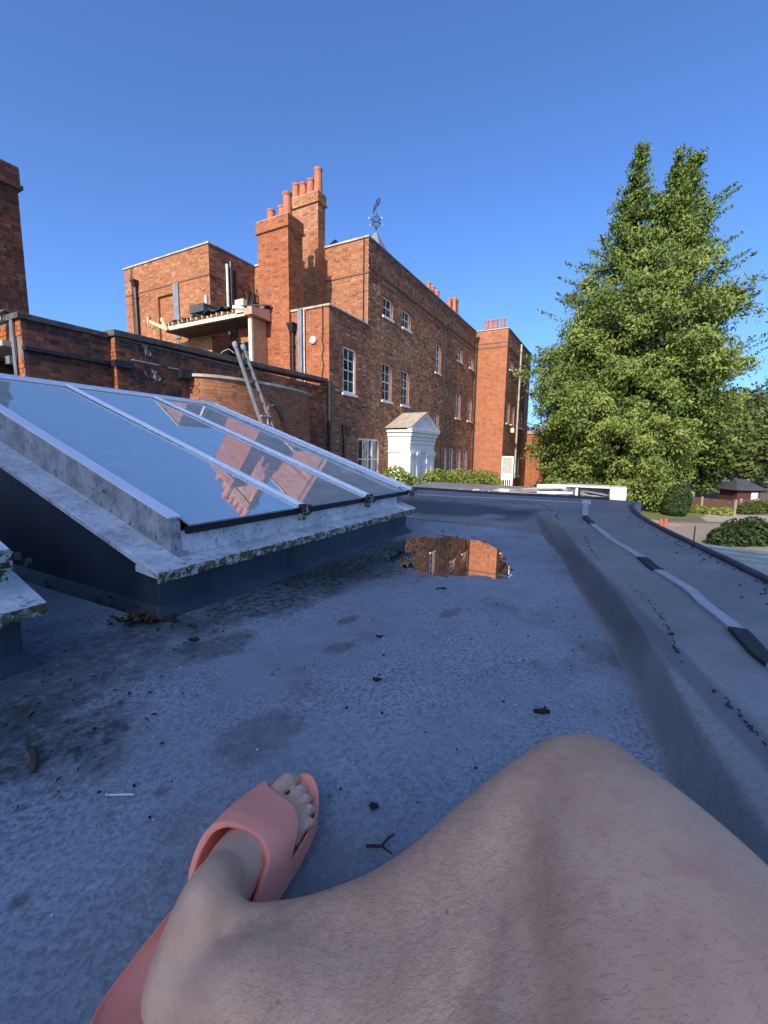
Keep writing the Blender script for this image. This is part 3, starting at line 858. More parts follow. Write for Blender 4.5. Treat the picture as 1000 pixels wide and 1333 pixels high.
# roofs and backs
f = MB()
f.box((0.10, -7.5, 7.30), (12.9, -0.12, 7.55)); f.box((13.05, -8, 7.3), (20.5, 1.83, 7.55))
f.box((-2.25, -1.55, 4.75), (-0.01, -0.10, 4.98)); f.box((-2.15, -10.5, 7.3), (-0.05, -5.5, 7.55))
f.build('roof', 'felt', house)
f = MB()
f.quad((0.0, -10.55, 1.0), (0.0, -10.55, TOP), (-2.25, -10.55, TOP), (-2.25, -10.55, 1.0))
f.quad((0.0, -10.5, 1.0), (20.6, -10.5, 1.0), (20.6, -10.5, TOP), (0, -10.5, TOP))
f.build('back_wall', 'mortar', house, fix=False)
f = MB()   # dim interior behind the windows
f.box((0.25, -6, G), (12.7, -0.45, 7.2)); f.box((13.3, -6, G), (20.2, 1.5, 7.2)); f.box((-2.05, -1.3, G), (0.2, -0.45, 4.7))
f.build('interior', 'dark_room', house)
# slate peak behind the gable
f = MB()
f.add([(0.5, -4.0, 7.5), (2.9, -4.0, 7.5), (2.9, -1.2, 7.5), (0.5, -1.2, 7.5), (1.55, -2.5, 9.10), (1.75, -2.5, 9.10)], [(0, 1, 5, 4), (1, 2, 5), (2, 3, 4, 5), (3, 0, 4)])
f.build('slate_roof', 'slate', house, fix=False)

# string courses and dentils, copings
f = MB()
f.box((0.002, 0.0, 7.06), (12.95, 0.035, 7.13)); f.box((0.002, 0.0, 6.80), (12.95, 0.022, 6.86))
f.box((-0.03, -5.41, 6.84), (0.0, 0.03, 6.90)); f.box((-2.28, -10.55, 6.93), (-2.25, -5.39, 6.99)); f.box((-2.25, -5.41, 6.94), (0.0, -5.385, 6.99))
f.box((12.96, 1.95, 6.98), (20.6, 1.985, 7.05)); f.box((12.915, 0.0, 6.95), (12.95, 1.98, 7.04)); f.box((12.92, 0.0, 7.22), (12.95, 1.97, 7.28))
f.build('string_course', 'band', house)
f = MB()
s = 0.12
while s < 12.9:
    f.box((s, 0.004, 6.97), (s + 0.1, 0.03, 7.055)); s += 0.215
f.build('dentil', 'brick_brown', house, kind='stuff')
f = MB(); f.box((-0.05, -5.41, TOP), (0.28, 0.05, TOP + .07)); f.box((-2.30, -10.60, TOP - .01), (-1.95, -5.36, TOP + .05)); f.box((-2.40, -1.64, 5.06), (-2.1, 0.05, 5.13)); f.box((12.90, 0.03, TOP), (13.2, 1.99, TOP + .06))
f.build('coping', 'stone', house, bevel=0.01, kind='stuff')
f = MB(); f.box((0.28, -0.28, TOP), (12.9, 0.05, TOP + .06)); f.box((-1.95, -5.7, TOP - .01), (0.0, -5.36, TOP + .05)); f.box((-2.1, -0.25, 5.06), (0.0, 0.045, 5.12)); f.box((13.2, 1.7, TOP), (20.6, 2.0, TOP + .06))
f.build('lead_coping', 'lead', house, bevel=0.01)

# chimneys
c1 = brick_stack(house, -2.46, -1.76, -2.78, -1.50, 1.0, 7.98, 'brick_orange', 'mortar_pale', tone_red)
for (s, v, h, r) in ((-2.12, -2.50, 0.46, .14), (-2.02, -2.10, 0.52, .145), (-2.16, -1.76, 0.78, .155)):
    chimney_pot(c1, s, v, 8.0, h, r)
c2 = brick_stack(house, -0.42, -0.01, -3.20, -1.86, 3.6, 9.74, 'brick_buff', 'mortar_pale', tone_sun)
for i, (v, h) in enumerate(((-3.02, 0.58), (-2.68, 0.52), (-2.34, 0.56), (-2.0, 0.84))):
    chimney_pot(c2, -0.21, v, 9.76, h, 0.155)
c3 = brick_stack(house, 16.4, 17.2, -3.4, -2.55, 7.4, 10.42, 'brick_buff', 'mortar_pale', tone_sun)
for i, (s, v) in enumerate(((16.6, -3.15), (16.6, -2.78), (17.0, -3.15), (17.0, -2.78))): chimney_pot(c3, s, v, 10.42, 1.1, 0.16)
c4 = brick_stack(house, 12.2, 14.1, -3.3, -2.75, 7.4, 10.25, 'brick_buff', 'mortar_pale', tone_sun)
for s in (12.4, 13.1, 13.9): chimney_pot(c4, s, -3.02, 10.25, 0.9, 0.17)
c5 = brick_stack(house, 14.2, 14.9, 0.05, 1.40, 7.5, 8.12, 'brick_orange', 'mortar_pale', tone_sun, cap=False)
for v in (0.2, 0.5, 0.8, 1.25): chimney_pot(c5, 14.5, v, 8.1, 0.95, 0.13)

# pipes, wires and boxes fixed to the house
downpipe(house, 7.55, 0.09, G, 6.78, 0.055)
downpipe(house, -1.60, 0.08, G, 1.15, 0.05, hopper=False)
f = MB(); f.box((-1.66, 0.03, 1.15), (-1.54, 0.11, 1.50)); f.box((-1.50, 0.02, 1.28), (-1.33, 0.14, 1.45)); f.build('valve_box', 'black_iron', house)
downpipe(house, -2.42, 0.07, G, 2.80, 0.06, hopper=False)
downpipe(house, -2.45, -1.38, 2.6, 4.42, 0.045)
f = MB(); f.box((-2.50, -1.13, 2.7), (-2.36, -0.97, 5.08)); f.build('duct', 'lead', house)
f = MB(); f.tube([(-2.42, -0.93, 2.7), (-2.42, -0.93, 5.05)], 0.022, 6); f.build('white_pipe', 'pvc_white', house)
f = MB()
pts = [(-2.40, -0.22 + 0.035 * math.sin(i * 1.3) * (i > 8), 5.10 - i * 0.115) for i in range(20)]
f.tube(pts, 0.014, 6); f.build('cable', 'rubber', house)
f = MB(); f.lathe((0, 0, 0), [(0.12, 0.0), (0.12, 0.05), (0.09, 0.075)], 20)
f.v = [(-2.36 - z, -0.60 + x, 4.10 + y) for (x, y, z) in f.v]
f.build('alarm_disc', 'pvc_white', house)
f = MB(); f.tube([(-0.04, -0.17, 5.0), (-0.04, -0.17, 8.05)], 0.02, 6); f.build('conductor_wire', 'black_iron', house)
downpipe(house, -2.34, -9.72, 4.0, 7.16, 0.07)
f = MB(); f.tube([(-2.30, -10.02, 4.6), (-2.30, -10.02, 7.95)], 0.018, 6); f.build('conductor_wire', 'rubber', house)
f = MB(); f.box((-2.31, -7.42, 4.9), (-2.265, -7.12, 6.92)); f.build('lead_strip', 'lead', house)
f = MB(); f.tube([(-1.50, -5.32, 5.0), (-1.50, -5.32, 7.55)], 0.05, 8); f.build('soil_pipe', 'pvc_white', house)
f = MB(); f.tube([(-1.32, -5.31, 5.0), (-1.32, -5.31, 7.70)], 0.065, 8); f.tube([(-1.12, -5.32, 5.0), (-1.12, -5.32, 7.45)], 0.05, 8); f.build('soil_pipe', 'black_iron', house)
f = MB(); f.box((-0.45, -5.38, 5.4), (-0.15, -5.10, 6.55)); f.box((-0.75, -5.38, 5.6), (-0.55, -5.15, 6.3)); f.build('cable_box', 'rubber', house)
f = MB(); f.tube([(-0.3, -5.3, 7.3), (-0.33, -5.2, 6.9), (-0.28, -5.2, 6.5)], 0.03, 6); f.tube([(-0.6, -5.3, 6.9), (-0.62, -5.2, 6.6), (-0.66, -5.2, 6.2)], 0.025, 6); f.build('cable', 'rubber', house)
f = MB(); f.box((-2.9, -5.75, 5.45), (-2.28, -5.0, 5.72)); f.build('roof_box', 'felt', house)
f = MB(); f.box((-2.6, -5.3, 5.72), (-2.5, -5.2, 6.1)); f.build('vent_pipe', 'pvc_white', house)
downpipe(house, 16.45, 2.05, -1.0, 7.85, 0.06, hopper=False, mat='stone')
downpipe(house, 12.86, 0.12, -1.0, 7.4, 0.06, hopper=True)
f = MB(); f.lathe((14.75, 2.12, 1.95), [(0.02, 0), (0.12, 0.06), (0.14, 0.3), (0.05, 0.38)], 10); f.build('wall_lantern', 'timber_pale', house)
f = MB(); f.tube([(6.2 + 0.0, 0.06, 0.3), (7.5, 0.06, 0.28)], 0.02, 6); f.build('wire', 'rubber', house)

# cupola with weather vane
cu = MB(); cu.box((7.3, -5.0, 7.5), (8.7, -3.6, 10.5)); cup = cu.build('cupola', 'lead', house)
cu = MB(); cx, cy = 8.0, -4.3
prof = [(0.95, 10.5), (0.92, 10.7), (0.70, 11.1), (0.48, 11.6), (0.18, 12.2), (0.07, 12.45)]
pts = []
for (r, z) in prof: pts += [(cx - r, cy - r, z), (cx + r, cy - r, z), (cx + r, cy + r, z), (cx - r, cy + r, z)]
cu.add(pts, [(4 * i + j, 4 * i + (j + 1) % 4, 4 * i + 4 + (j + 1) % 4, 4 * i + 4 + j) for i in range(5) for j in range(4)] + [(20, 21, 22, 23)])
cu.build('cupola_roof', 'lead', cup)
va = MB()
def vz(m):
    m.v = [(cx + (x - cx) * .88, cy + (y - cy) * .88, 12.1 + (z - 12.5) * .82) for x, y, z in m.v]; return m
va.tube([(cx, cy, 12.5), (cx, cy, 14.75)], [0.05, 0.025], 8)
va.lathe((cx, cy, 13.2), [(0.02, -0.09), (0.08, 0), (0.02, 0.09)], 10); va.lathe((cx, cy, 14.05), [(0.02, -0.06), (0.06, 0), (0.02, 0.06)], 10)
for k in range(4):
    a = k * math.pi / 2 + 0.35
    va.bar((cx, cy, 13.62), (cx + 0.44 * math.cos(a), cy + 0.48 * math.sin(a), 13.62), 0.035, 0.035)
    for sg in (-1, 1):
        va.tube([(cx, cy, 13.62 + sg * 0.3), (cx + 0.22 * math.cos(a), cy + 0.22 * math.sin(a), 13.62 + sg * 0.26), (cx + 0.30 * math.cos(a), cy + 0.30 * math.sin(a), 13.62 + sg * 0.06)], 0.018, 6)
vz(va).build('weather_vane', 'black_iron', cup)
vb = MB()
for k in range(4):
    a = k * math.pi / 2 + 0.35
    x, y = cx + 0.55 * math.cos(a), cy + 0.55 * math.sin(a)
    vb.box((x - .035, y - .035, 13.56), (x + .035, y + .035, 13.68))
vz(vb).build('compass_point', 'steel', cup)
vc = MB()   # the running-scroll pointer on top
a0 = (math.cos(-0.9), math.sin(-0.9))
def vp_(t, z): return (cx + a0[0] * t, cy + a0[1] * t, z)
vc.bar(vp_(-0.50, 14.50), vp_(0.50, 14.50), 0.03, 0.05)
for (t0, z0, t1, z1, w) in ((-0.5, 14.5, -0.55, 14.78, .12), (-0.2, 14.5, -0.28, 14.9, .10), (0.0, 14.5, -0.02, 14.95, .10), (0.25, 14.5, 0.30, 14.82, .16), (0.46, 14.36, 0.46, 14.64, .10)):
    vc.bar(vp_(t0, z0), vp_(t1, z1), 0.025, w, up=(a0[0], a0[1], 0))
vz(vc).build('vane_pointer', 'black_iron', cup)

# white classical porch
pc = 2.95
f = MB(); f.box((pc - 1.25, 0.012, G), (pc + 1.25, 0.93, 1.28)); porch = f.build('porch', 'white_paint', house)
f = MB()
for z0, z1, o in ((0.62, 0.72, .05), (0.73, 0.93, .025), (0.94, 1.10, .045), (1.11, 1.24, .07), (1.25, 1.40, .12), (1.41, 1.50, .19)):
    f.box((pc - 1.25 - o, 0.014, z0), (pc + 1.25 + o, 0.96 + o, z1))
f.build('entablature', 'white_paint', porch)
for s0, s1 in ((pc - 1.27, pc - 0.90), (pc - 0.62, pc - 0.42), (pc + 0.42, pc + 0.62), (pc + 0.90, pc + 1.27)):
    f = MB(); f.box((s0, 0.935, G), (s1, 1.01, 0.46)); f.box((s0 - .03, 0.935, 0.462), (s1 + .03, 1.04, 0.53)); f.box((s0 - .05, 0.935, 0.532), (s1 + .05, 1.06, 0.615)); f.box((s0 - .03, .935, G), (s1 + .03, 1.04, G + .25))
    f.build('pilaster', 'white_paint', porch)
for s0, s1 in ((0.55, 0.92),):
    f = MB(); f.box((pc - 1.29, 0.60, G), (pc - 1.252, 0.92, 0.60)); f.build('side_pilaster', 'white_paint', porch); f = MB(); f.box((pc + 1.252, 0.60, G), (pc + 1.29, 0.92, 0.60)); f.build('side_pilaster', 'white_paint', porch)
f = MB(); f.box((pc - 0.40, 0.931, G), (pc + 0.40, 0.955, 0.45))
for z0 in (-2.2, -1.5, -0.75, 0.0):
    for sg in (-1, 1): f.box((pc + sg * 0.19 - .14, 0.955, z0), (pc + sg * 0.19 + .14, 0.972, z0 + 0.36))
f.build('door', 'door_paint', porch)
f = MB()
hw, ze, zr = 1.44, 1.50, 2.17
f.prism([(pc - hw + .1, ze), (pc + hw - .1, ze), (pc, zr - .08)], 1, 0.014, 0.98)
f.build('pediment', 'door_paint', porch)
f = MB()
for sg in (-1, 1):
    f.bar((pc + sg * (hw + .06), 1.06, ze + .03), (pc, 1.06, zr + .05), 0.16, 0.10, up=(0, 0, 1))
    f.bar((pc + sg * (hw + .04), 1.00, ze + .00), (pc, 1.00, zr - .03), 0.10, 0.10, up=(0, 0, 1))
f.box((pc - hw - .06, 0.99, ze - 0.002), (pc + hw + .06, 1.16, ze + .07))
f.build('cornice', 'white_paint', porch)
f = MB()
for sg in (-1, 1):
    e = pc + sg * (hw + .10)
    f.hexa([(e, 0.016, ze + .06), (e, 1.15, ze + .06), (pc, 1.15, zr + .06), (pc, 0.016, zr + .06), (e, 0.016, ze + .10), (e, 1.15, ze + .10), (pc, 1.15, zr + .11), (pc, 0.016, zr + .11)])
f.build('porch_roof', 'portico_tile', porch)
f = MB(); f.box((pc + 1.45, 0.02, 0.45), (pc + 1.75, 0.28, 1.15)); f.box((pc + 1.40, 0.02, 0.36), (pc + 1.95, 0.34, 0.45)); f.build('bracket', 'white_paint', porch)

# ------------------------------------------------------------------ individual bricks
BRICKS = {}
def brick_mesh(kind, mat, i):
    key = (kind, mat, i)
    if key in BRICKS: return BRICKS[key]
    ln = BL if kind == 's' else BW
    g = random.Random(i * 7 + len(mat) + (kind == 's') * 100)
    x, y, z = ln / 2, 0.03, BH / 2
    j = lambda q: q + g.uniform(-0.002, 0.002)
    v = [(j(-x), -y, j(-z)), (j(x), -y, j(-z)), (j(x), y, j(-z)), (j(-x), y, j(-z)), (j(-x), -y, j(z)), (j(x), -y, j(z)), (j(x), y, j(z)), (j(-x), y, j(z))]
    me = bpy.data.meshes.new('brick')
    me.from_pydata(v, [], [(0, 3, 2, 1), (4, 5, 6, 7), (0, 1, 5, 4), (1, 2, 6, 5), (2, 3, 7, 6), (3, 0, 4, 7)])
    at = me.color_attributes.new('tone', 'FLOAT_COLOR', 'POINT')
    t = (g.uniform(.2, .95), max(0, g.gauss(0.10, 0.15)), 0, 1) if i < 8 else (g.uniform(.05, .5), g.uniform(.55, .95), 0, 1)
    at.data.foreach_set('color', np.array([t] * 8, dtype=np.float32).ravel())
    me.materials.append(M[mat])
    BRICKS[key] = me
    return me
def lay_bricks(parent, segs, mat, limit=300, eye=(0, 0, EYE), stuff_parent=None, vis=lambda p: True, soot=lambda z: 0.0):
    """segs: list of (P(a,z,o), tangent(a), L, z0, z1). The bricks that show largest become parts, the rest one stuff part."""
    cand = []
    for (P, tan, L, z0, z1) in segs:
        row = 0; z = z0
        while z + BH * 0.6 < z1:
            x = 0.0 if row % 2 == 0 else -(BL + J + BW + J) / 2 + 0.02; k = row
            while x < L:
                ln = BL if k % 2 == 0 else BW
                a0, a1 = max(x, 0), min(x + ln, L)
                if a1 - a0 > 0.03:
                    c = P((a0 + a1) / 2, z + BH / 2, 0.0)
                    w = l2w(*c)
                    cand.append(((w - Vector(eye)).length if vis(c) else 1e6 + rnd.random(), (a0 + a1) / 2, (a1 - a0) / ln, z + BH / 2, 's' if ln == BL else 'h', P, tan))
                x += ln + J; k += 1
            z += BH + J; row += 1
    cand.sort(key=lambda q: q[0])
    root = parent
    while root.parent is not None: root = root.parent
    b = BASE[root.name][0]
    rest = MB()
    for i, (dist, a, sc, z, kd, P, tan) in enumerate(cand):
        o = rnd.uniform(-0.026, -0.021)
        c = P(a, z, o); t = tan(a)
        if i < limit and dist < 1e5:
            ob = bpy.data.objects.new('brick', brick_mesh(kd, mat, 8 + rnd.randrange(4) if rnd.random() < soot(z) else rnd.randrange(8)))
            COL.objects.link(ob); ob.parent = parent
            ob.location = (c[0] - b[0], -(c[1] - b[1]), c[2] - b[2])
            ob.rotation_euler = (0, rnd.uniform(-.006, .006), math.atan2(-t[1], t[0]))
            ob.scale = (sc, 1, 1)
        else:
            h = (BL if kd == 's' else BW) * sc / 2
            Q = lambda da, dz, oo: tuple(Vector(P(a, z, oo)) + Vector((t[0] * da, t[1] * da, dz)))
            o1 = o + 0.03
            rest.add([Q(-h, -BH / 2, -.02), Q(h, -BH / 2, -.02), Q(h, BH / 2, -.02), Q(-h, BH / 2, -.02), Q(-h, -BH / 2, o1), Q(h, -BH / 2, o1), Q(h, BH / 2, o1), Q(-h, BH / 2, o1)],
                     [(4, 5, 6, 7), (0, 1, 5, 4), (1, 2, 6, 5), (2, 3, 7, 6), (3, 0, 4, 7)], (rnd.random(), max(0, rnd.gauss(0.15, 0.2))))
    if rest.v: rest.build('bricks', mat, parent, fix=False, kind='stuff')
def straight(p0, d, n):
    return (lambda a, z, o=0.0: (p0[0] + d[0] * a + n[0] * o, p0[1] + d[1] * a + n[1] * o, z)), (lambda a: d)

# ------------------------------------------------------------------ dark parapet wall in front of the house
pw = thing('parapet_wall', (-10.33, -0.3, G), 'dark sooty brick parapet wall with black coping running from the cables to the house', 'wall')
f = MB()
f.box((-10.32, -0.50, G), (-8.98, -0.165, 2.56)); f.box((-8.97, -0.36, G), (-2.46, -0.005, 2.60))
f.box((-10.31, -4.0, 2.26), (-9.98, -0.51, 2.58)); f.box((-9.7, -4.0, G), (-9.4, -0.51, 2.26))
f.build('wall', 'mortar_dark', pw)
P1, T1 = straight((-10.32, -0.165), (1, 0), (0, 1))
P2, T2 = straight((-8.97, -0.005), (1, 0), (0, 1))
lay_bricks(pw, [(P1, T1, 1.34, 0.4, 2.56), (P2, T2, 6.5, 0.4, 2.60)], 'brick_soot', 300, vis=lambda c: c[2] > 1.45 and not (c[0] > -7.4 and c[2] < 2.2), soot=lambda z: 0.85 if z > 2.43 else (0.7 if 2.0 < z < 2.1 else 0.12))
ends = MB()
def end_bricks(m, s, v0, v1, z0, z1, mat_t=0.5):
    z = z0; r = 0
    while z + BH < z1 + 0.01:
        if r % 2 == 0: iv = [(v0, v1)] if v1 - v0 < 0.25 else [(v0 + i * 0.1125, min(v1, v0 + i * 0.1125 + 0.1025)) for i in range(int((v1 - v0) / 0.1125))]
        else: iv = [(v0, v0 + (v1 - v0) * .5 - .005), (v0 + (v1 - v0) * .5 + .005, v1)] if v1 - v0 < 0.4 else [(v0 + i * 0.225, min(v1, v0 + i * 0.225 + 0.215)) for i in range(int((v1 - v0) / 0.225) + 1) if v0 + i * 0.225 + 0.05 < v1]
        for (a, b) in iv:
            o = rnd.uniform(.004, .01)
            m.box((s - o, a, z), (s + .03, b, z + BH), (min(1, max(0, rnd.gauss(mat_t, .2))), max(0, rnd.gauss(0, .1))))
        z += BH + J; r += 1
end_bricks(ends, -8.972, -0.16, 0.0, 0.4, 2.06); end_bricks(ends, -8.972, -0.16, 0.0, 2.18, 2.58)
end_bricks(ends, -10.322, -0.44, -0.17, 0.4, 2.0); end_bricks(ends, -10.322, -0.33, -0.17, 2.32, 2.56)
end_bricks(ends, -10.312, -3.9, -0.62, 2.30, 2.56)
ends.build('end_bricks', 'brick_orange', pw, kind='stuff')
def coping_run(parent, pts, w, h, n, mat='stone_dark', name='coping_stone'):
    for i in range(n):
        t0, t1 = i / n, (i + 1) / n
        a = Vector(pts[0]).lerp(Vector(pts[1]), t0) ; b = Vector(pts[0]).lerp(Vector(pts[1]), t1)
        d = (b - a).normalized()
        f = MB(); f.bar(tuple(a + d * .003), tuple(b - d * .003), w, h); f.build(name, mat, parent, bevel=0.008)
coping_run(pw, ((-10.38, -0.31, 2.605), (-9.02, -0.31, 2.615)), 0.40, 0.09, 3)
coping_run(pw, ((-9.02, -0.16, 2.655), (-2.48, -0.16, 2.80)), 0.44, 0.11, 10)
coping_run(pw, ((-10.16, -4.0, 2.62), (-10.16, -0.56, 2.62)), 0.44, 0.07, 4, 'stone')
f = MB(); f.box((-10.45, -4.0, 2.17), (-9.7, -0.50, 2.255)); f.build('ledge', 'stone', pw)
f = MB(); f.box((-10.335, -0.163, 2.09), (-8.985, -0.06, 2.15)); f.box((-9.06, -0.02, 2.06), (-8.70, 0.10, 2.17)); f.box((-7.72, 0.0, 2.06), (-7.45, 0.12, 2.24)); f.build('gutter', 'black_iron', pw)
f = MB()
for s0, s1, z in ((-8.68, -8.15, 2.235), (-7.95, -7.60, 2.225)): f.box((s0, 0.0, z), (s1, 0.028, z + .014))
f.build('flashing', 'pvc_white', pw)
f = MB(); f.box((-9.80, -3.9, 1.1), (-9.72, -0.52, 2.16)); f.build('recess_shade_panel', 'upstand', pw)  # dark sheet standing in for the shade inside the recess
f = MB(); f.tube([(-10.36, -0.36, 2.57), (-10.36, -0.36, 1.2)], 0.025, 6); f.box((-10.40, -0.60, 1.90), (-10.30, -0.45, 2.02)); f.build('conduit', 'lead', pw)

# flood lamps on it
lamp = thing('flood_lamp', (-8.42, 0.0, 2.36), 'small round grey flood lamp high on the dark parapet wall', 'lamp', 'flood lamps on the parapet wall')
f = MB(); f.lathe((0, 0, 0), [(.02, 0), (.04, .02), (.055, .05), (.058, .075), (.045, .075), (.035, .06)], 14)
f.v = [(-8.42 + x, 0.05 + z, 2.40 + y) for (x, y, z) in f.v]; f.build('lamp_head', 'alu_dull', lamp, smooth=False)
f = MB(); f.box((-8.44, 0.0, 2.40), (-8.40, 0.055, 2.52)); f.box((-8.47, 0.0, 2.50), (-8.37, 0.035, 2.56)); f.tube([(-8.42, .02, 2.36), (-8.5, .02, 2.28), (-8.62, .012, 2.52)], .008, 6); f.build('bracket', 'alu_dull', lamp)
lamp2 = copy_tree(lamp); BASE[lamp2.name] = (Vector((-8.42, 0, 2.36)), 'L'); lamp2.location = l2w(-8.25, 0.0, 1.92)
lamp2['label'] = 'dark flood lamp low on the parapet wall, under the other one'

# cable bundle over the parapet
cb = MB()
for k, (dv, r) in enumerate(((0.0, .022), (.035, .016), (-.03, .014))):
    cb.tube([(-10.10 - .05 * k, -0.62 + dv, 2.70), (-10.36, -0.60 + dv, 2.72 + .01 * k), (-10.50, -0.62 + dv, 2.60), (-10.58, -0.66 + dv, 2.35), (-10.60, -0.62 + dv * 1.5, 2.05), (-10.57, -0.55 + dv * 2, 1.75), (-10.5, -0.5 + dv * 2, 1.3), (-10.45, -0.48 + dv * 2, 0.5)], r, 7)
cb.build('cable_bundle', 'stone_dark', None, base=(-10.45, -0.5, 0.5), label='grey bundle of cables hanging over the end of the parapet', cat='cable')

# ------------------------------------------------------------------ curved bay wall
bay = thing('curved_wall', (-5.5, 0.0, G), 'curved brick bay wall below the parapet, sunlit on its near end', 'wall')
BC, BA, BB = -5.5, 1.93, 0.75
NB = 120
tt = [math.pi * i / NB for i in range(NB + 1)]
bp = [(BC - BA * math.cos(t), BB * math.sin(t)) for t in tt]
cum = [0.0]
for i in range(NB): cum.append(cum[-1] + math.hypot(bp[i + 1][0] - bp[i][0], bp[i + 1][1] - bp[i][1]))
def bay_at(a):
    a = min(max(a, 0), cum[-1] - 1e-6)
    for i in range(NB):
        if cum[i + 1] >= a: break
    t = (a - cum[i]) / (cum[i + 1] - cum[i])
    d = Vector((bp[i + 1][0] - bp[i][0], bp[i + 1][1] - bp[i][1])).normalized()
    return (bp[i][0] + (bp[i + 1][0] - bp[i][0]) * t, bp[i][1] + (bp[i + 1][1] - bp[i][1]) * t), d
def PBAY(a, z, o=0.0):
    p, d = bay_at(a)
    return (p[0] - d.y * o, p[1] + d.x * o, z)
f = MB()
ring = [(p[0], p[1]) for p in bp]
f.prism(ring, 2, G, 2.12); f.build('wall', 'mortar_pale', bay)
lay_bricks(bay, [(PBAY, lambda a: tuple(bay_at(a)[1]), cum[-1], 0.3, 2.12)], 'brick_buff', 300, vis=lambda c: c[2] > 1.15)
n = 14
for i in range(n):
    f = MB()
    a0, a1 = cum[-1] * i / n + .003, cum[-1] * (i + 1) / n - .003
    st = [a0 + (a1 - a0) * k / 4 for k in range(5)]
    inn = [PBAY(a, 2.125, -.16) for a in st]; out = [PBAY(a, 2.125, .06) for a in st]
    pts = inn + out + [(p[0], p[1], 2.19) for p in inn] + [(p[0], p[1], 2.185) for p in out]
    fs = []
    for k in range(4):
        fs += [(k, k + 1, 6 + k, 5 + k), (10 + k, 15 + k, 16 + k, 11 + k), (5 + k, 6 + k, 16 + k, 15 + k), (k, 10 + k, 11 + k, k + 1)]
    fs += [(0, 5, 15, 10), (4, 14, 19, 9)]
    f.add(pts, fs); f.build('coping_stone', 'stone', bay)

# ladder leaning on the parapet
lad = thing('ladder', (-6.5, 1.9, G), 'grey aluminium ladder leaning on the dark parapet wall', 'ladder')
def lp_(t, side):   # t 0 at top, 1 at foot
    top = Vector((-6.52 + side * 0.12, 0.52, 2.92)); foot = Vector((-6.52 + side * 0.22, 2.87, -2.38))
    return top.lerp(foot, t)
dl = (lp_(1, 0) - lp_(0, 0)).normalized()
for sd in (-1, 1):
    f = MB(); f.bar(lp_(0, sd), lp_(1, sd), 0.035, 0.085, up=(0, 1, .4)); st_ = f.build('stile', 'alu_dull', lad)
    f = MB(); f.bar(lp_(0.985, sd), lp_(1.0, sd) + dl * .01, 0.06, 0.11, up=(0, 1, .4)); f.build('rubber_foot', 'rubber', st_)
for i in range(20):
    t = 0.05 + i * 0.0475
    f = MB(); f.tube([lp_(t, -1), lp_(t, 1)], 0.016, 8); f.build('rung', 'alu_dull', lad)
f = MB()
for sd in (-1, 1):
    f.bar(lp_(0, sd) + Vector((0, -.01, .05)), lp_(0.012, sd), 0.05, 0.10, up=(0, 1, .4))
f.build('end_cap', 'alu', lad)
f = MB(); f.tube([lp_(0.30, -1) + Vector((0, .05, 0)), lp_(0.30, 1) + Vector((0, .05, 0))], 0.03, 8); f.build('stay_bar', 'alu', lad)

# pipe and pole against the bay
f = MB(); f.tube([(-5.95, 0.80, 0.2), (-5.97, 0.82, 1.55), (-5.95, 0.83, 1.63), (-5.85, 0.86, 1.66), (-5.70, 0.88, 1.66)], 0.022, 8)
f.build('standpipe', 'stone', None, base=(-5.95, .8, .2), label='thin cream pipe bent over beside the curved wall', cat='pipe')
pl_ = thing('leaning_pole', (-4.9, 1.75, G), 'dark red and black pole leaning on the curved wall', 'pole')
def pq(t): return Vector((-5.80, 0.90, 1.75)).lerp(Vector((-4.75, 1.9, G + .05)), t)
f = MB(); f.tube([pq(0), pq(0.12)], 0.045, 10); f.build('pole_head', 'rubber', pl_)
f = MB(); f.tube([pq(0.12), pq(1)], 0.042, 10); f.build('pole_shaft', 'fabric_red', pl_)

# tall dark chimney on the left
ch = thing('chimney_stack', (-10.4, -3.0, 0.4), 'tall dark brick chimney rising behind the parapet at the left edge', 'chimney')
brick_stack(ch, -11.9, -9.40, -3.6, -2.04, 0.4, 5.70, 'brick_soot', 'mortar_dark', lambda a, z: (min(1, max(0, rnd.gauss(0.35, 0.2))), max(0, rnd.gauss(0.2, 0.15))), name='shaft')

# ------------------------------------------------------------------ half-built timber canopy between the house and the chimney
can = thing('timber_canopy', (-2.8, -4.5, 2.6), 'half-built timber canopy with torn roofing felt and bare rafters', 'canopy')
CS0, CV0, CV1, CZ = -3.25, -6.75, -2.40, 4.88
f = MB(); f.box((CS0, CV0, CZ), (CS0 + .05, CV1 - .1, CZ + .13)); f.build('front_beam', 'timber_pale', can)
f = MB(); f.box((CS0 + .05, CV0 + .02, CZ - .03), (-2.26, CV1 - .12, CZ - .005)); f.build('soffit', 'soffit', can)
n = 17
for i in range(n):
    v = CV0 + 0.12 + (CV1 - CV0 - .35) * i / (n - 1)
    f = MB(); dz = rnd.uniform(-.02, .03)
    f.bar((CS0 - .06 + rnd.uniform(-.04, .04), v, CZ + .17 + dz), (-2.2, v + rnd.uniform(-.03, .03), CZ + .42 + dz), 0.05, 0.09); f.build('rafter', 'timber' if i % 3 else 'timber_pale', can)
f = MB()
g = random.Random(3); nu, nv = 22, 5
grid = [[(CS0 - .02 + (0.95 * j / (nv - 1)), CV0 + .35 + (CV1 - CV0 - .75) * i / (nu - 1), CZ + .26 + .22 * j / (nv - 1) + 0.05 * math.sin(i * 1.7 + j) + g.uniform(-.03, .05) + (0.10 if i > 10 and j < 2 else 0)) for j in range(nv)] for i in range(nu)]
pts = [p for r_ in grid for p in r_]
f.add(pts, [(i * nv + j, i * nv + j + 1, (i + 1) * nv + j + 1, (i + 1) * nv + j) for i in range(nu - 1) for j in range(nv - 1)])
o = f.build('felt_sheet', 'felt', can, fix=False); md = o.modifiers.new('t', 'SOLIDIFY'); md.thickness = .012
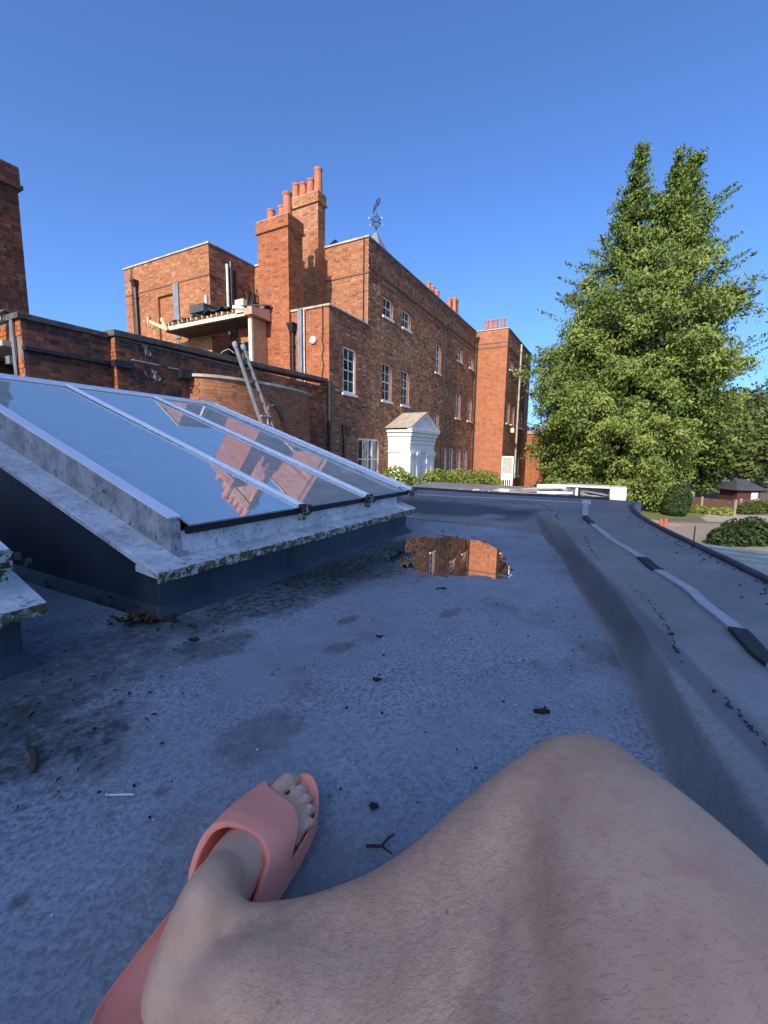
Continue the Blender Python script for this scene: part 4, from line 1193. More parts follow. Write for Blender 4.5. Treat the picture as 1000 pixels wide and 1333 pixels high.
f = MB(); f.bar((CS0 - .05, CV0 - .75, CZ + .42), (CS0 - .02, CV0 + .15, CZ + .06), .05, .12); f.bar((CS0 + .02, CV0 - .70, CZ + .30), (CS0 + .4, CV0 + .3, CZ + .16), .05, .12); f.bar((CS0 - .04, CV0 - .05, CZ + .44), (CS0 - .06, CV0 + .28, CZ - .02), .05, .12)
f.bar((CS0 - .05, CV0 - .78, CZ + .34), (CS0 - .05, CV0 - .72, CZ + .58), .10, .08); f.build('broken_timber', 'timber', can)
f = MB(); f.box((CS0 - .06, CV1 - .62, CZ + .10), (CS0 + .10, CV1 - .25, CZ + .50)); f.bar((CS0 - .08, CV1 - .7, CZ + .3), (CS0 - .08, CV1 - .2, CZ + .22), .04, .10); f.build('timber_block', 'timber_pale', can)
f = MB(); f.hexa([(CS0 - .10, CV1 - .20, CZ - .02), (-2.52, CV1 - .2, CZ - .04), (-2.52, CV1 + .15, CZ - .04), (CS0 - .10, CV1 + .15, CZ - .02), (CS0 - .10, CV1 - .20, CZ + .24), (-2.52, CV1 - .2, CZ + .36), (-2.52, CV1 + .15, CZ + .32), (CS0 - .10, CV1 + .15, CZ + .20)]); f.build('fascia_box', 'plywood', can)
f = MB(); f.bar((CS0 - .12, CV1 - .25, CZ + .26), (-2.5, CV1 + .05, CZ + .50), .4, .02, up=(0, .3, 1)); f.build('felt_flap', 'felt', can)
f = MB(); f.box((CS0 + .04, CV1 - .16, 2.6), (CS0 + .12, CV1 - .02, CZ - .03)); f.build('post', 'timber_pale', can)
f = MB(); f.box((CS0 + .125, CV1 - .13, 2.6), (-2.50, CV1 - .06, CZ - .04)); f.build('side_panel', 'panel_tan', can)
f = MB(); f.box((-2.52, CV0, 2.6), (-2.30, CV1 - .2, 2.72)); f.build('floor_plate', 'timber_old', can)
hs = MB()
pts = [(-2.6 + .02 * math.sin(i), -4.9 + .16 * math.cos(i * .55) , 3.9 + .16 * math.sin(i * .55)) for i in range(26)]
hs.tube(pts, .02, 6); hs.tube([(-2.6, -4.74, 3.9), (-2.55, -4.5, 4.1), (-2.55, -4.2, 4.15), (-2.5, -4.0, 4.0)], .012, 6)
hs.build('hose_coil', 'stone', None, base=(-2.6, -4.9, 3.75), label='coil of grey hose hanging under the timber canopy', cat='hose')

# ------------------------------------------------------------------ flat roof deck with its raised ledge
# inner foot, inner lip and outer edge of the ledge, near to far, then round the far end
foot = [(-19.5, 9.37), (-15.0, 8.69), (-13.4, 8.425), (-12.96, 8.342), (-12.76, 8.315), (-12.59, 8.288), (-12.17, 8.210), (-11.69, 8.09), (-11.07, 7.945), (-10.62, 7.795), (-10.45, 7.69), (-10.34, 7.50), (-10.22, 7.25), (-10.12, 6.8), (-10.06, 6.4), (-10.0, 5.0), (-10.0, 2.0), (-10.0, -0.1)]
lip = [(-19.5, 9.40), (-15.0, 8.72), (-13.4, 8.455), (-12.95, 8.372), (-12.75, 8.345), (-12.58, 8.318), (-12.16, 8.240), (-11.68, 8.125), (-11.05, 7.985), (-10.58, 7.85), (-10.30, 7.775), (-9.9, 7.73), (-9.62, 7.55), (-9.62, 7.0), (-9.66, 6.5), (-9.7, 5.0), (-9.7, 2.0), (-9.7, -0.1)]
outer = [(-19.5, 10.2), (-15.0, 9.42), (-13.4, 9.09), (-12.8, 8.965), (-12.3, 8.86), (-12.0, 8.80), (-11.72, 8.735), (-11.43, 8.675), (-11.03, 8.586), (-10.38, 8.453), (-9.77, 8.375), (-9.2, 8.36), (-8.66, 8.355), (-8.76, 7.0), (-8.66, 5.9), (-8.64, 4.0), (-8.6, 2.0), (-8.6, -0.1)]
LZ = 0.11
def smooth_poly(pl, n=3):
    # Catmull-Rom
    out = []
    for i in range(len(pl) - 1):
        p0 = Vector(pl[max(i - 1, 0)]); p1 = Vector(pl[i]); p2 = Vector(pl[i + 1]); p3 = Vector(pl[min(i + 2, len(pl) - 1)])
        for k in range(n):
            t = k / n
            out.append(0.5 * ((2 * p1) + (p2 - p0) * t + (2 * p0 - 5 * p1 + 4 * p2 - p3) * t * t + (3 * p1 - p0 - 3 * p2 + p3) * t ** 3))
    out.append(Vector(pl[-1])); return out
F_, L_, O_ = smooth_poly(foot, 5), smooth_poly(lip, 5), smooth_poly(outer, 5)
NP = len(F_)
dk = MB()
left = -0.1
ring = [(p.x, p.y, 0.0) for p in F_]
# deck floor: strips from each foot point straight back to the left edge would cross, so fan it as a grid in s
def foot_v(s):
    for i in range(NP - 1):
        a, b = F_[i], F_[i + 1]
        if a.x <= s <= b.x + 1e-9 and b.x > a.x: return a.y + (b.y - a.y) * (s - a.x) / (b.x - a.x)
    return F_[-1].y
vs_ = [left + i * 0.35 for i in range(19)]
vs_ = [v for v in vs_ if v < 6.3]
ss = [-19.5 + i * 0.25 for i in range(24)] + [-13.4 + i * 0.032 for i in range(92)]
def deck_z(s, v):
    z = 0.004 * mnoise.noise(Vector((s * 1.4, v * 1.4, 0))) + 0.0018 * mnoise.noise(Vector((s * 7, v * 7, 3))) + 0.0011 * mnoise.noise(Vector((s * 24, v * 24, 5)))
    ds, dv = s + 11.52, v - 7.38
    a = 0.28; x, y = ds * math.cos(a) - dv * math.sin(a), ds * math.sin(a) + dv * math.cos(a)
    return z - 0.0075 * math.exp(-((x / .42) ** 2 + (y / .30) ** 2) ** 1.5)
rows = []
for s in ss + [-10.40, -10.30, -10.2, -10.1, -10.0, -9.92]:
    e = foot_v(s) + 0.02 if s < -10.41 else (7.70 if s < -10.35 else (7.55 if s < -10.25 else 7.3))
    v0_ = vs_[-1]
    vv = vs_ + [v0_ + (e - v0_) * (j + 1) / 66 for j in range(66)]
    rows.append([(s, v, deck_z(s, v)) for v in vv])
pts = [p for r_ in rows for p in r_]
nc_ = len(rows[0])
dk.add(pts, [(i * nc_ + j, (i + 1) * nc_ + j, (i + 1) * nc_ + j + 1, i * nc_ + j + 1) for i in range(len(rows) - 1) for j in range(nc_ - 1)])
deck = dk.build('roof_deck', 'deck', None, base=(0, 0, 0), fix=False, smooth=True, kind='structure')
lg = MB()
prof = []
for i in range(NP):
    f0, l0, o0 = F_[i], L_[i], O_[i]
    w = (l0 - f0); out_ = (f0 - l0).normalized() if w.length > 1e-4 else Vector((0, -1))
    row = []
    nz_ = 0.010 * mnoise.noise(Vector((l0.x * 3.1, l0.y * 3.1, 8))) + 0.005 * mnoise.noise(Vector((l0.x * 11, 0, 8)))
    l0 = l0 + Vector((nz_ * .3, nz_)); f0 = f0 + Vector((0, .014 * mnoise.noise(Vector((f0.x * 4, 0, 1))))); w = l0 - f0
    wl = w.length
    for (t, z) in ((-0.55, -.003), (-0.15, .004), (0.05, .012), (0.3, .032), (0.55, .065), (0.78, .092), (0.90, .104), (1.0, LZ - .0012), (1.08, LZ + .0006)):
        q = f0 + w * t; row.append((q.x, q.y, z))
    for t in (0.012, 0.03, 0.08, 0.25, 0.5, 0.75, 0.92, 1.0):
        q = l0.lerp(o0, t); row.append((q.x, q.y, LZ + 0.004 * mnoise.noise(Vector((q.x * 2, q.y * 2, 1)))))
    row.append((o0.x, o0.y, -0.15)); 
    prof.append(row)
K = len(prof[0])
lg.add([p for r_ in prof for p in r_], [(i * K + j, (i + 1) * K + j, (i + 1) * K + j + 1, i * K + j + 1) for i in range(NP - 1) for j in range(K - 1)])
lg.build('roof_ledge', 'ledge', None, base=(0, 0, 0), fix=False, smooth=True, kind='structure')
f = MB()
f.tube([(p.x, p.y, LZ + .006) for p in O_[:57]], 0.015, 8)
f.build('edge_roll', 'upstand', None, base=(-11, 8.7, LZ), label='dark rounded edge roll along the right side of the flat roof', cat='roof edging', smooth=True)
f = MB()
f.tube([(p.x - .02, p.y, LZ + .006) for p in O_[61:]], 0.020, 8)
f.build('far_edge_trim', 'rubber', None, base=(-8.7, 6, LZ), label='dark trim along the far edge of the flat roof', cat='roof edging', smooth=True)
# storey below the deck
f = MB()
oo = O_[::5]
for i in range(len(oo) - 1):
    a, b = oo[i], oo[i + 1]
    f.quad((a.x, a.y, -0.14), (b.x, b.y, -0.14), (b.x, b.y, G), (a.x, a.y, G))
f.build('lower_storey', 'brick_low', None, base=(-12, 8, G), fix=False, label='brick walls of the low building under the flat roof', cat='building')

# puddle
pd = [(-11.24, 7.06), (-11.19, 7.20), (-11.20, 7.40), (-11.26, 7.57), (-11.42, 7.67), (-11.60, 7.71), (-11.78, 7.66), (-11.86, 7.52), (-11.83, 7.40), (-11.80, 7.28), (-11.72, 7.17), (-11.58, 7.09), (-11.42, 7.06)]
pp = smooth_poly(pd + [pd[0]], 6)[:-1]
c0 = Vector((-11.6, 7.25))
f = MB()
f.quad(*[(-11.52 + .62 * math.cos(t) * math.cos(.28) - .42 * math.sin(t) * math.sin(-.28), 7.38 + .62 * math.cos(t) * math.sin(-.28) + .42 * math.sin(t) * math.cos(.28), -0.0022) for t in [i * .1 for i in range(63)]])
f.build('puddle', 'water', None, base=(-11.6, 7.25, -0.0022), fix=False, kind='structure')

# ------------------------------------------------------------------ skylights
def crumb_ico(g, r):
    v = [(0, 0, 1), (.9, 0, .2), (.28, .85, .2), (-.72, .52, .2), (-.72, -.52, .2), (.28, -.85, .2), (0, 0, -.6)]
    return [(a * r * g.uniform(.6, 1.4), b * r * g.uniform(.6, 1.4), c * r * g.uniform(.6, 1.3)) for a, b, c in v], [(0, 1, 2), (0, 2, 3), (0, 3, 4), (0, 4, 5), (0, 5, 1), (6, 2, 1), (6, 3, 2), (6, 4, 3), (6, 5, 4), (6, 1, 5)]
def make_skylight(ds=0.0, ext=0.0, label=''):
    v0, v1 = 6.90, 4.83                       # eaves face, ridge
    s0, s1 = -12.905 + ds, -10.99 + ds + ext
    TP = math.tan(R(18.6))
    gz = lambda v: 0.300 + (6.885 - v) * TP   # glass plane
    cz = lambda v: gz(v) - 0.145              # cill plane down the sides
    t = thing('skylight', ((s0 + s1) / 2, (v0 + v1) / 2, 0), label, 'skylight', 'skylights on the flat roof')
    f = MB()
    zt = 0.150
    def up(vv): return max(zt, cz(vv) - 0.02)
    prof = [(v0, 0.0), (v1 - .05, 0.0), (v1 - .05, cz(v1) - .02), (v0, zt)]
    f.prism(prof, 0, s0, s1)
    f.hexa([(s0 - .03, v0 + .04, -.004), (s1 + .03, v0 + .04, -.004), (s1 + .03, v1 - .1, -.004), (s0 - .03, v1 - .1, -.004), (s0 + .004, v0 - .01, .05), (s1 - .004, v0 - .01, .05), (s1 - .004, v1 + .01, .05), (s0 + .004, v1 + .01, .05)])
    f.build('upstand', 'upstand', t, bevel=0.006)
    # eaves cill: sloping slab, a mossy broken edge, then the fascia
    f = MB()
    f.hexa([(s0 - .035, v0 + .06, zt + .001), (s1 + .035, v0 + .06, zt + .001), (s1 + .035, v0 - .06, zt + .012), (s0 - .035, v0 - .06, zt + .012), (s0 - .035, v0 + .06, zt + .022), (s1 + .035, v0 + .06, zt + .022), (s1 + .035, v0 - .06, zt + .036), (s0 - .035, v0 - .06, zt + .036)])
    f.build('eaves_cill', 'cill', t, bevel=0.004)
    f = MB(); n = 70
    for i in range(n):
        a = s0 - .034 + (s1 - s0 + .068) * i / n; b = s0 - .034 + (s1 - s0 + .068) * (i + 1) / n
        d0 = rnd.uniform(0.002, 0.007); d1 = rnd.uniform(0.0, 0.006)
        f.box((a, v0 + .055, zt - .006 - d1), (b, v0 + .0585 + d0, zt + .0205 + d1 * .4))
    f.build('cill_edge', 'cill_edge', t)
    for (a, b, nm) in ((s0 - .035, s0 + .085, 0), (s1 - .085, s1 + .035, 1)):
        f = MB()
        va, vb = v0 + .06 - .002, v1 - .06
        za, zb = zt + .0225, cz(vb)
        f.hexa([(a, va - .0, za - .020), (b, va, za - .020), (b, vb, zb - .022), (a, vb, zb - .022), (a, va, za + .002), (b, va, za + .002), (b, vb, zb), (a, vb, zb)])
        f.build('side_cill', 'cill', t, bevel=0.003)
    f = MB(); f.box((s0 + .09, v0 - .075, zt + .03), (s1 - .06, v0 - .05, 0.272)); f.build('eaves_board', 'cill', t)
    # side beams
    for sg, s in ((-1, s0 + .105), (1, s1 - .105 + .075 - ext)):
        f = MB()
        a, b = (s - .02, s + .025)
        va, vb = v0 - .045, v1
        f.hexa([(a, va, gz(va) - .115), (b, va, gz(va) - .115), (b, vb, gz(vb) - .15), (a, vb, gz(vb) - .15), (a, va, gz(va) + .013), (b, va, gz(va) + .013), (b, vb, gz(vb) + .013), (a, vb, gz(vb) + .013)])
        bm_ = f.build('side_beam', 'beam_grey', t, bevel=0.003)
        f = MB(); f.hexa([(a - .002, va - .004, gz(va) + .0135), (b + .004, va - .004, gz(va) + .0135), (b + .004, vb, gz(vb) + .0135), (a - .002, vb, gz(vb) + .0135), (a - .002, va - .004, gz(va) + .020), (b + .004, va - .004, gz(va) + .020), (b + .004, vb, gz(vb) + .020), (a - .002, vb, gz(vb) + .020)]); f.build('beam_cap', 'bar_white', bm_)
        f = MB(); f.box((a - .002, va - .01, zt + .028), (b + .012, va + .010, gz(va) - .112)); f.build('beam_foot', 'beam_grey', bm_)
    # panes between glazing bars
    xs = [ds - 12.775, ds - 12.142, ds - 11.520, ds - 10.905]
    for i in range(3):
        f = MB(); a, b = xs[i] + .012, xs[i + 1] - .012
        va, vb = v0 - .012, v1 + .01
        f.hexa([(a, va, gz(va) - .006), (b, va, gz(va) - .006), (b, vb, gz(vb) - .006), (a, vb, gz(vb) - .006), (a, va, gz(va)), (b, va, gz(va)), (b, vb, gz(vb)), (a, vb, gz(vb))])
        f.build('pane', 'glass_sky', t)
        f = MB(); f.hexa([(a, va - .03, gz(va) - .036), (b, va - .03, gz(va) - .036), (b, va - .014, gz(va) - .036), (a, va - .014, gz(va) - .036), (a, va - .03, gz(va) - .008), (b, va - .03, gz(va) - .008), (b, va - .004, gz(va) - .008), (a, va - .004, gz(va) - .008)]); f.build('gasket', 'gasket', t)
    for i, s in enumerate(xs):
        if i == 0: continue
        va, vb = v0 + .004, v1 + .03
        w = .020 if i < 3 else .026
        f = MB()
        f.hexa([(s - w, va, gz(va) + .001), (s + w, va, gz(va) + .001), (s + w, vb, gz(vb) + .001), (s - w, vb, gz(vb) + .001), (s - w, va, gz(va) + .011), (s + w, va, gz(va) + .011), (s + w, vb, gz(vb) + .011), (s - w, vb, gz(vb) + .011)])
        f.hexa([(s - .011, va - .004, gz(va) + .0105), (s + .011, va - .004, gz(va) + .0105), (s + .011, vb, gz(vb) + .0105), (s - .011, vb, gz(vb) + .0105), (s - .008, va - .004, gz(va) + .021), (s + .008, va - .004, gz(va) + .021), (s + .008, vb, gz(vb) + .021), (s - .008, vb, gz(vb) + .021)])
        br = f.build('glazing_bar', 'bar_white', t, bevel=0.0015)
        f = MB()
        for sg in (-1, 1):
            x = s + sg * (w + .003)
            f.hexa([(x - .003, va - .02, gz(va) + .0005), (x + .003, va - .02, gz(va) + .0005), (x + .003, vb, gz(vb) + .0005), (x - .003, vb, gz(vb) + .0005), (x - .003, va - .02, gz(va) + .004), (x + .003, va - .02, gz(va) + .004), (x + .003, vb, gz(vb) + .004), (x - .003, vb, gz(vb) + .004)])
        f.build('seal', 'gasket', br)
        f = MB(); f.box((s - .020, va - .002, gz(va) - .030), (s + .020, va + .010, gz(va) + .018)); f.box((s - .012, va - .03, gz(va) - .06), (s + .012, va - .002, gz(va) - .028)); f.build('bar_end', 'cill_edge', br)
        f = MB()
        for k in range(26): 
            x, y, z = s + rnd.gauss(0, .02), va - rnd.uniform(-.012, .01), gz(va) + rnd.uniform(-.03, .018); q = rnd.uniform(.003, .008)
            f.box((x - q, y - q, z - q), (x + q, y + q, z + q))
        f.build('grime', 'grime', br, kind='stuff')
    f = MB()
    vb = v1
    f.box((xs[0] - .03, vb - .05, gz(vb) - .01), (xs[3] + .03, vb + .012, gz(vb) + .022)); f.hexa([(xs[0] - .03, vb + .012, gz(vb + .012) + .002), (xs[3] + .03, vb + .012, gz(vb + .012) + .002), (xs[3] + .03, vb + .05, gz(vb + .05) + .002), (xs[0] - .03, vb + .05, gz(vb + .05) + .002), (xs[0] - .03, vb + .012, gz(vb) + .016), (xs[3] + .03, vb + .012, gz(vb) + .016), (xs[3] + .03, vb + .05, gz(vb + .05) + .010), (xs[0] - .03, vb + .05, gz(vb + .05) + .010)])
    f.build('ridge_bar', 'bar_white', t, bevel=0.003)
    f = MB(); f.box((xs[0], v1 - .045, cz(v1) - .01), (xs[3], v1 - .01, gz(v1) - .012)); f.build('ridge_board', 'cill', t)
    f = MB(); gm = random.Random(4)
    for k in range(420):
        x = s0 - .03 + (s1 - s0 + .06) * gm.random(); w_ = 0.5 + 0.5 * mnoise.noise(Vector((x * 6, 0, 2)))
        if gm.random() > w_ * 1.1: continue
        y = v0 + .056 - abs(gm.gauss(0, .016)); q = gm.uniform(.0012, .0045)
        vv, ff = crumb_ico(gm, q)
        f.add([(x + a, y + b, zt + .0215 + (v0 + .06 - y) * .11 + c * .6) for a, b, c in vv], ff)
    f.build('moss', 'moss', t, kind='stuff')
    return t
M['moss'] = mat_plain('moss', (0.06, 0.07, 0.025), 0.95, 0.5, 60, bump=0.5)
sk = make_skylight(0.0, 0.0, 'large sloping roof skylight of three panes with weathered white frame, brick chimneys mirrored in it')
sk2 = make_skylight(-2.40, 0.115, 'second white skylight frame, only its corner showing at the left edge')

# ------------------------------------------------------------------ white conductor strip on the ledge
cs = thing('conductor_strip', (-11.5, 8.3, LZ), 'flat white strip with black patches taped along the raised ledge', 'strip')
sp = [(-9.24, 7.976), (-10.241, 8.029), (-10.554, 8.082), (-11.0, 8.178), (-11.215, 8.232), (-11.45, 8.305), (-11.62, 8.35), (-11.725, 8.368), (-11.90, 8.425), (-12.03, 8.462), (-12.159, 8.478), (-12.27, 8.502), (-12.369, 8.519), (-12.467, 8.527), (-12.551, 8.538), (-12.8, 8.60), (-13.6, 8.76), (-15, 9.05)]
spp = smooth_poly(sp, 6)
def strip_piece(i0, i1, w, z, mat, name):
    f = MB(); P_ = spp[i0:i1 + 1]; k = len(P_)
    pts = []
    for i, p in enumerate(P_):
        d = (P_[min(i + 1, k - 1)] - P_[max(i - 1, 0)]).normalized(); q = Vector((-d.y, d.x))
        ww = w * (1 + 0.06 * mnoise.noise(Vector((p.x * 9, p.y, 2))))
        zz = z + 0.0025 * mnoise.noise(Vector((p.x * 6, 0, 4)))
        a, b = p + q * ww / 2, p - q * ww / 2
        pts += [(a.x, a.y, LZ + .001), (a.x, a.y, LZ + zz), (b.x, b.y, LZ + zz), (b.x, b.y, LZ + .001)]
    fs = [(4 * i + j, 4 * i + j + 1, 4 * i + 5 + j, 4 * i + 4 + j) for i in range(k - 1) for j in range(3)] + [(0, 1, 2, 3), (4 * k - 4, 4 * k - 3, 4 * k - 2, 4 * k - 1)]
    f.add(pts, fs); f.build(name, mat, cs, fix=True)
def near(q): return min(range(len(spp)), key=lambda i: (spp[i] - Vector(q)).length)
i1, i2, i3, i4, i5, i6 = near((-10.30, 8.035)), near((-10.58, 8.085)), near((-11.60, 8.345)), near((-11.76, 8.38)), near((-12.38, 8.52)), near((-12.55, 8.538))
strip_piece(0, i1, .045, .010, 'strap', 'strip_segment'); strip_piece(i2, i3, .034, .009, 'strap', 'strip_segment'); strip_piece(i4, i5, .034, .009, 'strap', 'strip_segment'); strip_piece(i6, len(spp) - 1, .034, .009, 'strap', 'strip_segment')
for a, b in ((i1, i2), (i3, i4), (i5, i6)): strip_piece(a - 1 if a else 0, b + 1, .040, .0115, 'patch', 'black_patch')
f = MB(); f.box((-9.30, 7.94, LZ + .001), (-9.18, 8.02, LZ + .035)); f.build('end_clip', 'strap', cs)
# thin pale conductor from the clip along the far kerb
f = MB(); f.tube([(-9.25, 7.95, LZ + .008), (-9.3, 7.4, LZ + .008), (-9.45, 6.6, LZ + .009), (-9.5, 5.6, LZ + .009), (-9.5, 4.5, LZ + .008)], .005, 6)
f.build('conductor_wire', 'strap', cs)

# ------------------------------------------------------------------ debris on the deck (world coordinates)
def crumb_mesh(seed, r, flat=0.5, mat='crumb'):
    m = MB(); g = random.Random(seed)
    bm = bmesh.new(); bmesh.ops.create_icosphere(bm, subdivisions=1, radius=1)
    vs = [v.co.copy() for v in bm.verts]; fs = [tuple(v.index for v in f.verts) for f in bm.faces]; bm.free()
    return [(v.x * r * g.uniform(.6, 1.3), v.y * r * g.uniform(.6, 1.3), v.z * r * flat * g.uniform(.6, 1.2)) for v in vs], fs
def scatter(name, mat, spots, rmin, rmax, seed, flat=0.5, **kw):
    g = random.Random(seed); f = MB()
    for (x, y) in spots:
        r = g.uniform(rmin, rmax); v, fs = crumb_mesh(g.randrange(10 ** 6), r, flat)
        f.add([(x + a, y + b, 0.002 + c + r * flat * .5) for a, b, c in v], fs)
    return f.build(name, mat, None, base=(spots[0][0], spots[0][1], 0), space='W', fix=False, **kw)
g = random.Random(11)
def in_deck(x, y):
    dx, dy = x - OX, y - OY
    s = dx * UX + dy * UY; v = dx * NX + dy * NY
    return s, v
spots = []
while len(spots) < 260:
    x, y = g.uniform(-1.6, 1.2), g.uniform(0.35, 4.2)
    s, v = in_deck(x, y)
    if s > -10.4 or v > foot_v(s) - .05 or (v < 7.0 and s > -12.95) or (v < 7.0 and s < -13.2): continue
    spots.append((x, y))
scatter('grit', 'crumb', spots, .0012, .0042, 5, kind='stuff')
sp2 = []
while len(sp2) < 60:
    x, y = g.uniform(-1.6, 1.2), g.uniform(0.4, 3.2); s, v = in_deck(x, y)
    if s > -10.6 or v > foot_v(s) - .06 or (v < 7.02 and s > -12.95) or (v < 7.0 and s < -13.2): continue
    sp2.append((x, y))
scatter('pale_flakes', 'chip_white', sp2, .001, .0028, 6, 0.25, kind='stuff')
# bits that can be picked out
for (x, y, r, lab) in ((-0.010, 0.609, .0075, 'small black clump on the deck to the right of the sandal'),
                       (-0.561, 1.203, .012, 'small black clump on the deck in front of the skylight corner'),
                       (0.246, 1.727, .014, 'dark clump on the deck just in front of the puddle'),
                       (-0.008, 1.244, .010, 'dark flat clump mid-deck, the farther of a close pair'),
                       (-0.007, 0.994, .010, 'dark flat clump mid-deck, the nearer of a close pair')):
    f = MB(); gg = random.Random(int(x * 1e4) + 77)
    for k in range(12):
        v, fs = crumb_mesh(gg.randrange(10 ** 6), r * gg.uniform(.3, .6), .6)
        ox, oy = gg.gauss(0, r * .55), gg.gauss(0, r * .4)
        f.add([(x + ox + a, y + oy + b, max(0.0015, c + r * .3)) for a, b, c in v], fs)
    f.build('dirt_clump', 'crumb', None, base=(x, y, 0), space='W', fix=False, label=lab, cat='dirt', group='dirt clumps on the deck')
def twig(pts, r, lab, mat='twig', branches=(), name='twig'):
    f = MB(); f.tube(pts, r, 7)
    for b, rr in branches: f.tube(b, rr, 6)
    return f.build(name, mat, None, base=(pts[0][0], pts[0][1], 0), space='W', smooth=True, label=lab, cat='twig', group='twigs on the deck')
twig([(-0.655, 0.725, .008), (-0.635, 0.712, .012), (-0.615, 0.692, .010), (-0.600, 0.668, .007)], [.005, .0065, .006, .004], 'curved dark brown twig lying on the mossy deck at the left')
twig([(-0.018, .538, .005), (0.004, .536, .007), (0.013, .548, .008), (0.022, .556, .006)], [.0022, .0024, .002, .0012], 'thin forked brown twig between the sandal and the knee', branches=[([(0.004, .536, .007), (0.012, .530, .006), (0.019, .527, .004)], [.002, .0016, .001])])
twig([(0.335, .868, .006), (0.350, .862, .009), (0.368, .866, .006)], [.004, .006, .004], 'short black scrap of bark on the deck beyond the knee', mat='crumb', branches=[([(0.352, .864, .008), (0.362, .874, .010), (0.366, .880, .006)], [.003, .003, .002])])
f = MB(); a, b = Vector((-0.440, .620, .006)), Vector((-0.402, .622, .006))
f.tube([a, b], .0022, 10); f.tube([a - Vector((.001, 0, 0)), a + Vector((.0012, 0, 0))], .0042, 10); f.tube([b, b + Vector((.005, 0, 0))], [.0022, .0003], 8)
f.build('nail', 'steel', None, base=(-.42, .62, 0), space='W', label='small shiny steel nail lying on the deck left of the sandal', cat='nail')
# leaf litter against the skylight kerb
def leaf_cloud(n, cx, cy, sx, sy, rot, seed, h=.012):
    g = np.random.default_rng(seed); p = g.normal(size=(n, 2)) * (sx, sy)
    c_, s_ = math.cos(rot), math.sin(rot)
    return np.stack([cx + p[:, 0] * c_ - p[:, 1] * s_, cy + p[:, 0] * s_ + p[:, 1] * c_, .004 + np.abs(g.normal(size=n)) * h], 1)
p0_ = l2w(-12.96, 6.5); 
foliage('leaf_litter', 'leaf_litter', np.concatenate([leaf_cloud(260, -0.95, 1.49, .16, .022, -0.5, 1, .010), leaf_cloud(130, -.79, 1.335, .045, .020, 0.1, 2, .008), leaf_cloud(260, -1.35, 1.75, .18, .03, -.5, 3, .010)]), .022, base=(-1, 1.5, 0), up=.6, aspect=.6, seed=4, kind='stuff')
for i, (x, y, lab) in enumerate(((-.70, 1.27, 'brown curled dead leaf by the skylight corner'), (-.62, .92, 'small reddish dead leaf on the deck left of the mossy stain'), (-.50, .70, 'tiny dead leaf on the deck above the nail'))):
    foliage('dead_leaf', 'leaf_litter', np.array([[x, y, .006], [x + .006, y + .003, .007]]), .022 if i == 0 else .014, base=(x, y, 0), up=1.2, aspect=.6, seed=20 + i, label=lab, cat='leaf', group='loose dead leaves')
f = MB(); f.bar((0.70, 1.045, .03), (.708, 1.04, .062), .008, .003); f.build('white_tag', 'chip_white', None, base=(.704, 1.042, .03), space='W', label='tiny white flake stuck on the cove of the ledge', cat='flake')
foliage('leaf_litter', 'leaf_litter', np.concatenate([np.array([[*l2w(-12.4 + 1.1 * t + rnd.gauss(0, .06), 7.02 + abs(rnd.gauss(0, .07)), .005)] for t in [rnd.random() for _ in range(120)]]), np.array([[*l2w(-10.9 + rnd.gauss(0, .2), 7.05 + abs(rnd.gauss(0, .2)), .006)] for _ in range(60)]), np.array([[*l2w(-13.4 + rnd.gauss(0, .14), 7.2 + rnd.gauss(0, .12), .005)] for _ in range(50)])]), .016, base=(-.4, 2, 0), up=1.0, aspect=.55, seed=9, kind='stuff')
f = MB(); f.box((-10.42, 6.2, .002), (-10.39, 7.66, .0075)); f.build('membrane_lap', 'ledge', None, base=(-10.4, 7, 0), kind='structure')
# peeling dark seam along the ledge lip
f = MB(); g = random.Random(9)
for i in range(8, 62):
    dens = 0.5 + 0.5 * math.sin(i * .55)
    for k in range(int(9 * dens)):
        t0 = g.random(); a = L_[i].lerp(L_[i + 1], t0); o_ = O_[i].lerp(O_[i + 1], t0)
        q = a.lerp(o_, .10 + .035 * math.sin((i + t0) * .5)) + Vector((0, g.gauss(0, .004)))
        d = (L_[i + 1] - L_[i]).normalized(); d = Vector((d.x + g.gauss(0, .25), d.y + g.gauss(0, .25))).normalized(); l = g.uniform(.002, .012)
        e_ = q + d * l
        f.bar((q.x, q.y, LZ + .0032), (e_.x, e_.y, LZ + .0032), g.uniform(.001, .003), .0022)
f.build('seam_flakes', 'patch', None, base=(-11.5, 8.2, LZ), fix=False, kind='stuff')
g = random.Random(12); f = MB()
for k in range(240):
    i = g.randrange(25, 60); t = 1 - abs(g.gauss(0, .12)) - .03
    u_ = g.random(); q = L_[i].lerp(L_[i + 1], u_).lerp(O_[i].lerp(O_[i + 1], u_), t); v, fs = crumb_mesh(g.randrange(10 ** 6), g.choice((.0015, .002, .003, .006)), .4)
    f.add([(q.x + a, q.y + b + g.uniform(-.02, .02) * 0, LZ + .003 + c) for a, b, c in v], fs)
f.build('edge_dirt', 'crumb', None, base=(-11, 8.5, LZ), fix=False, kind='stuff')

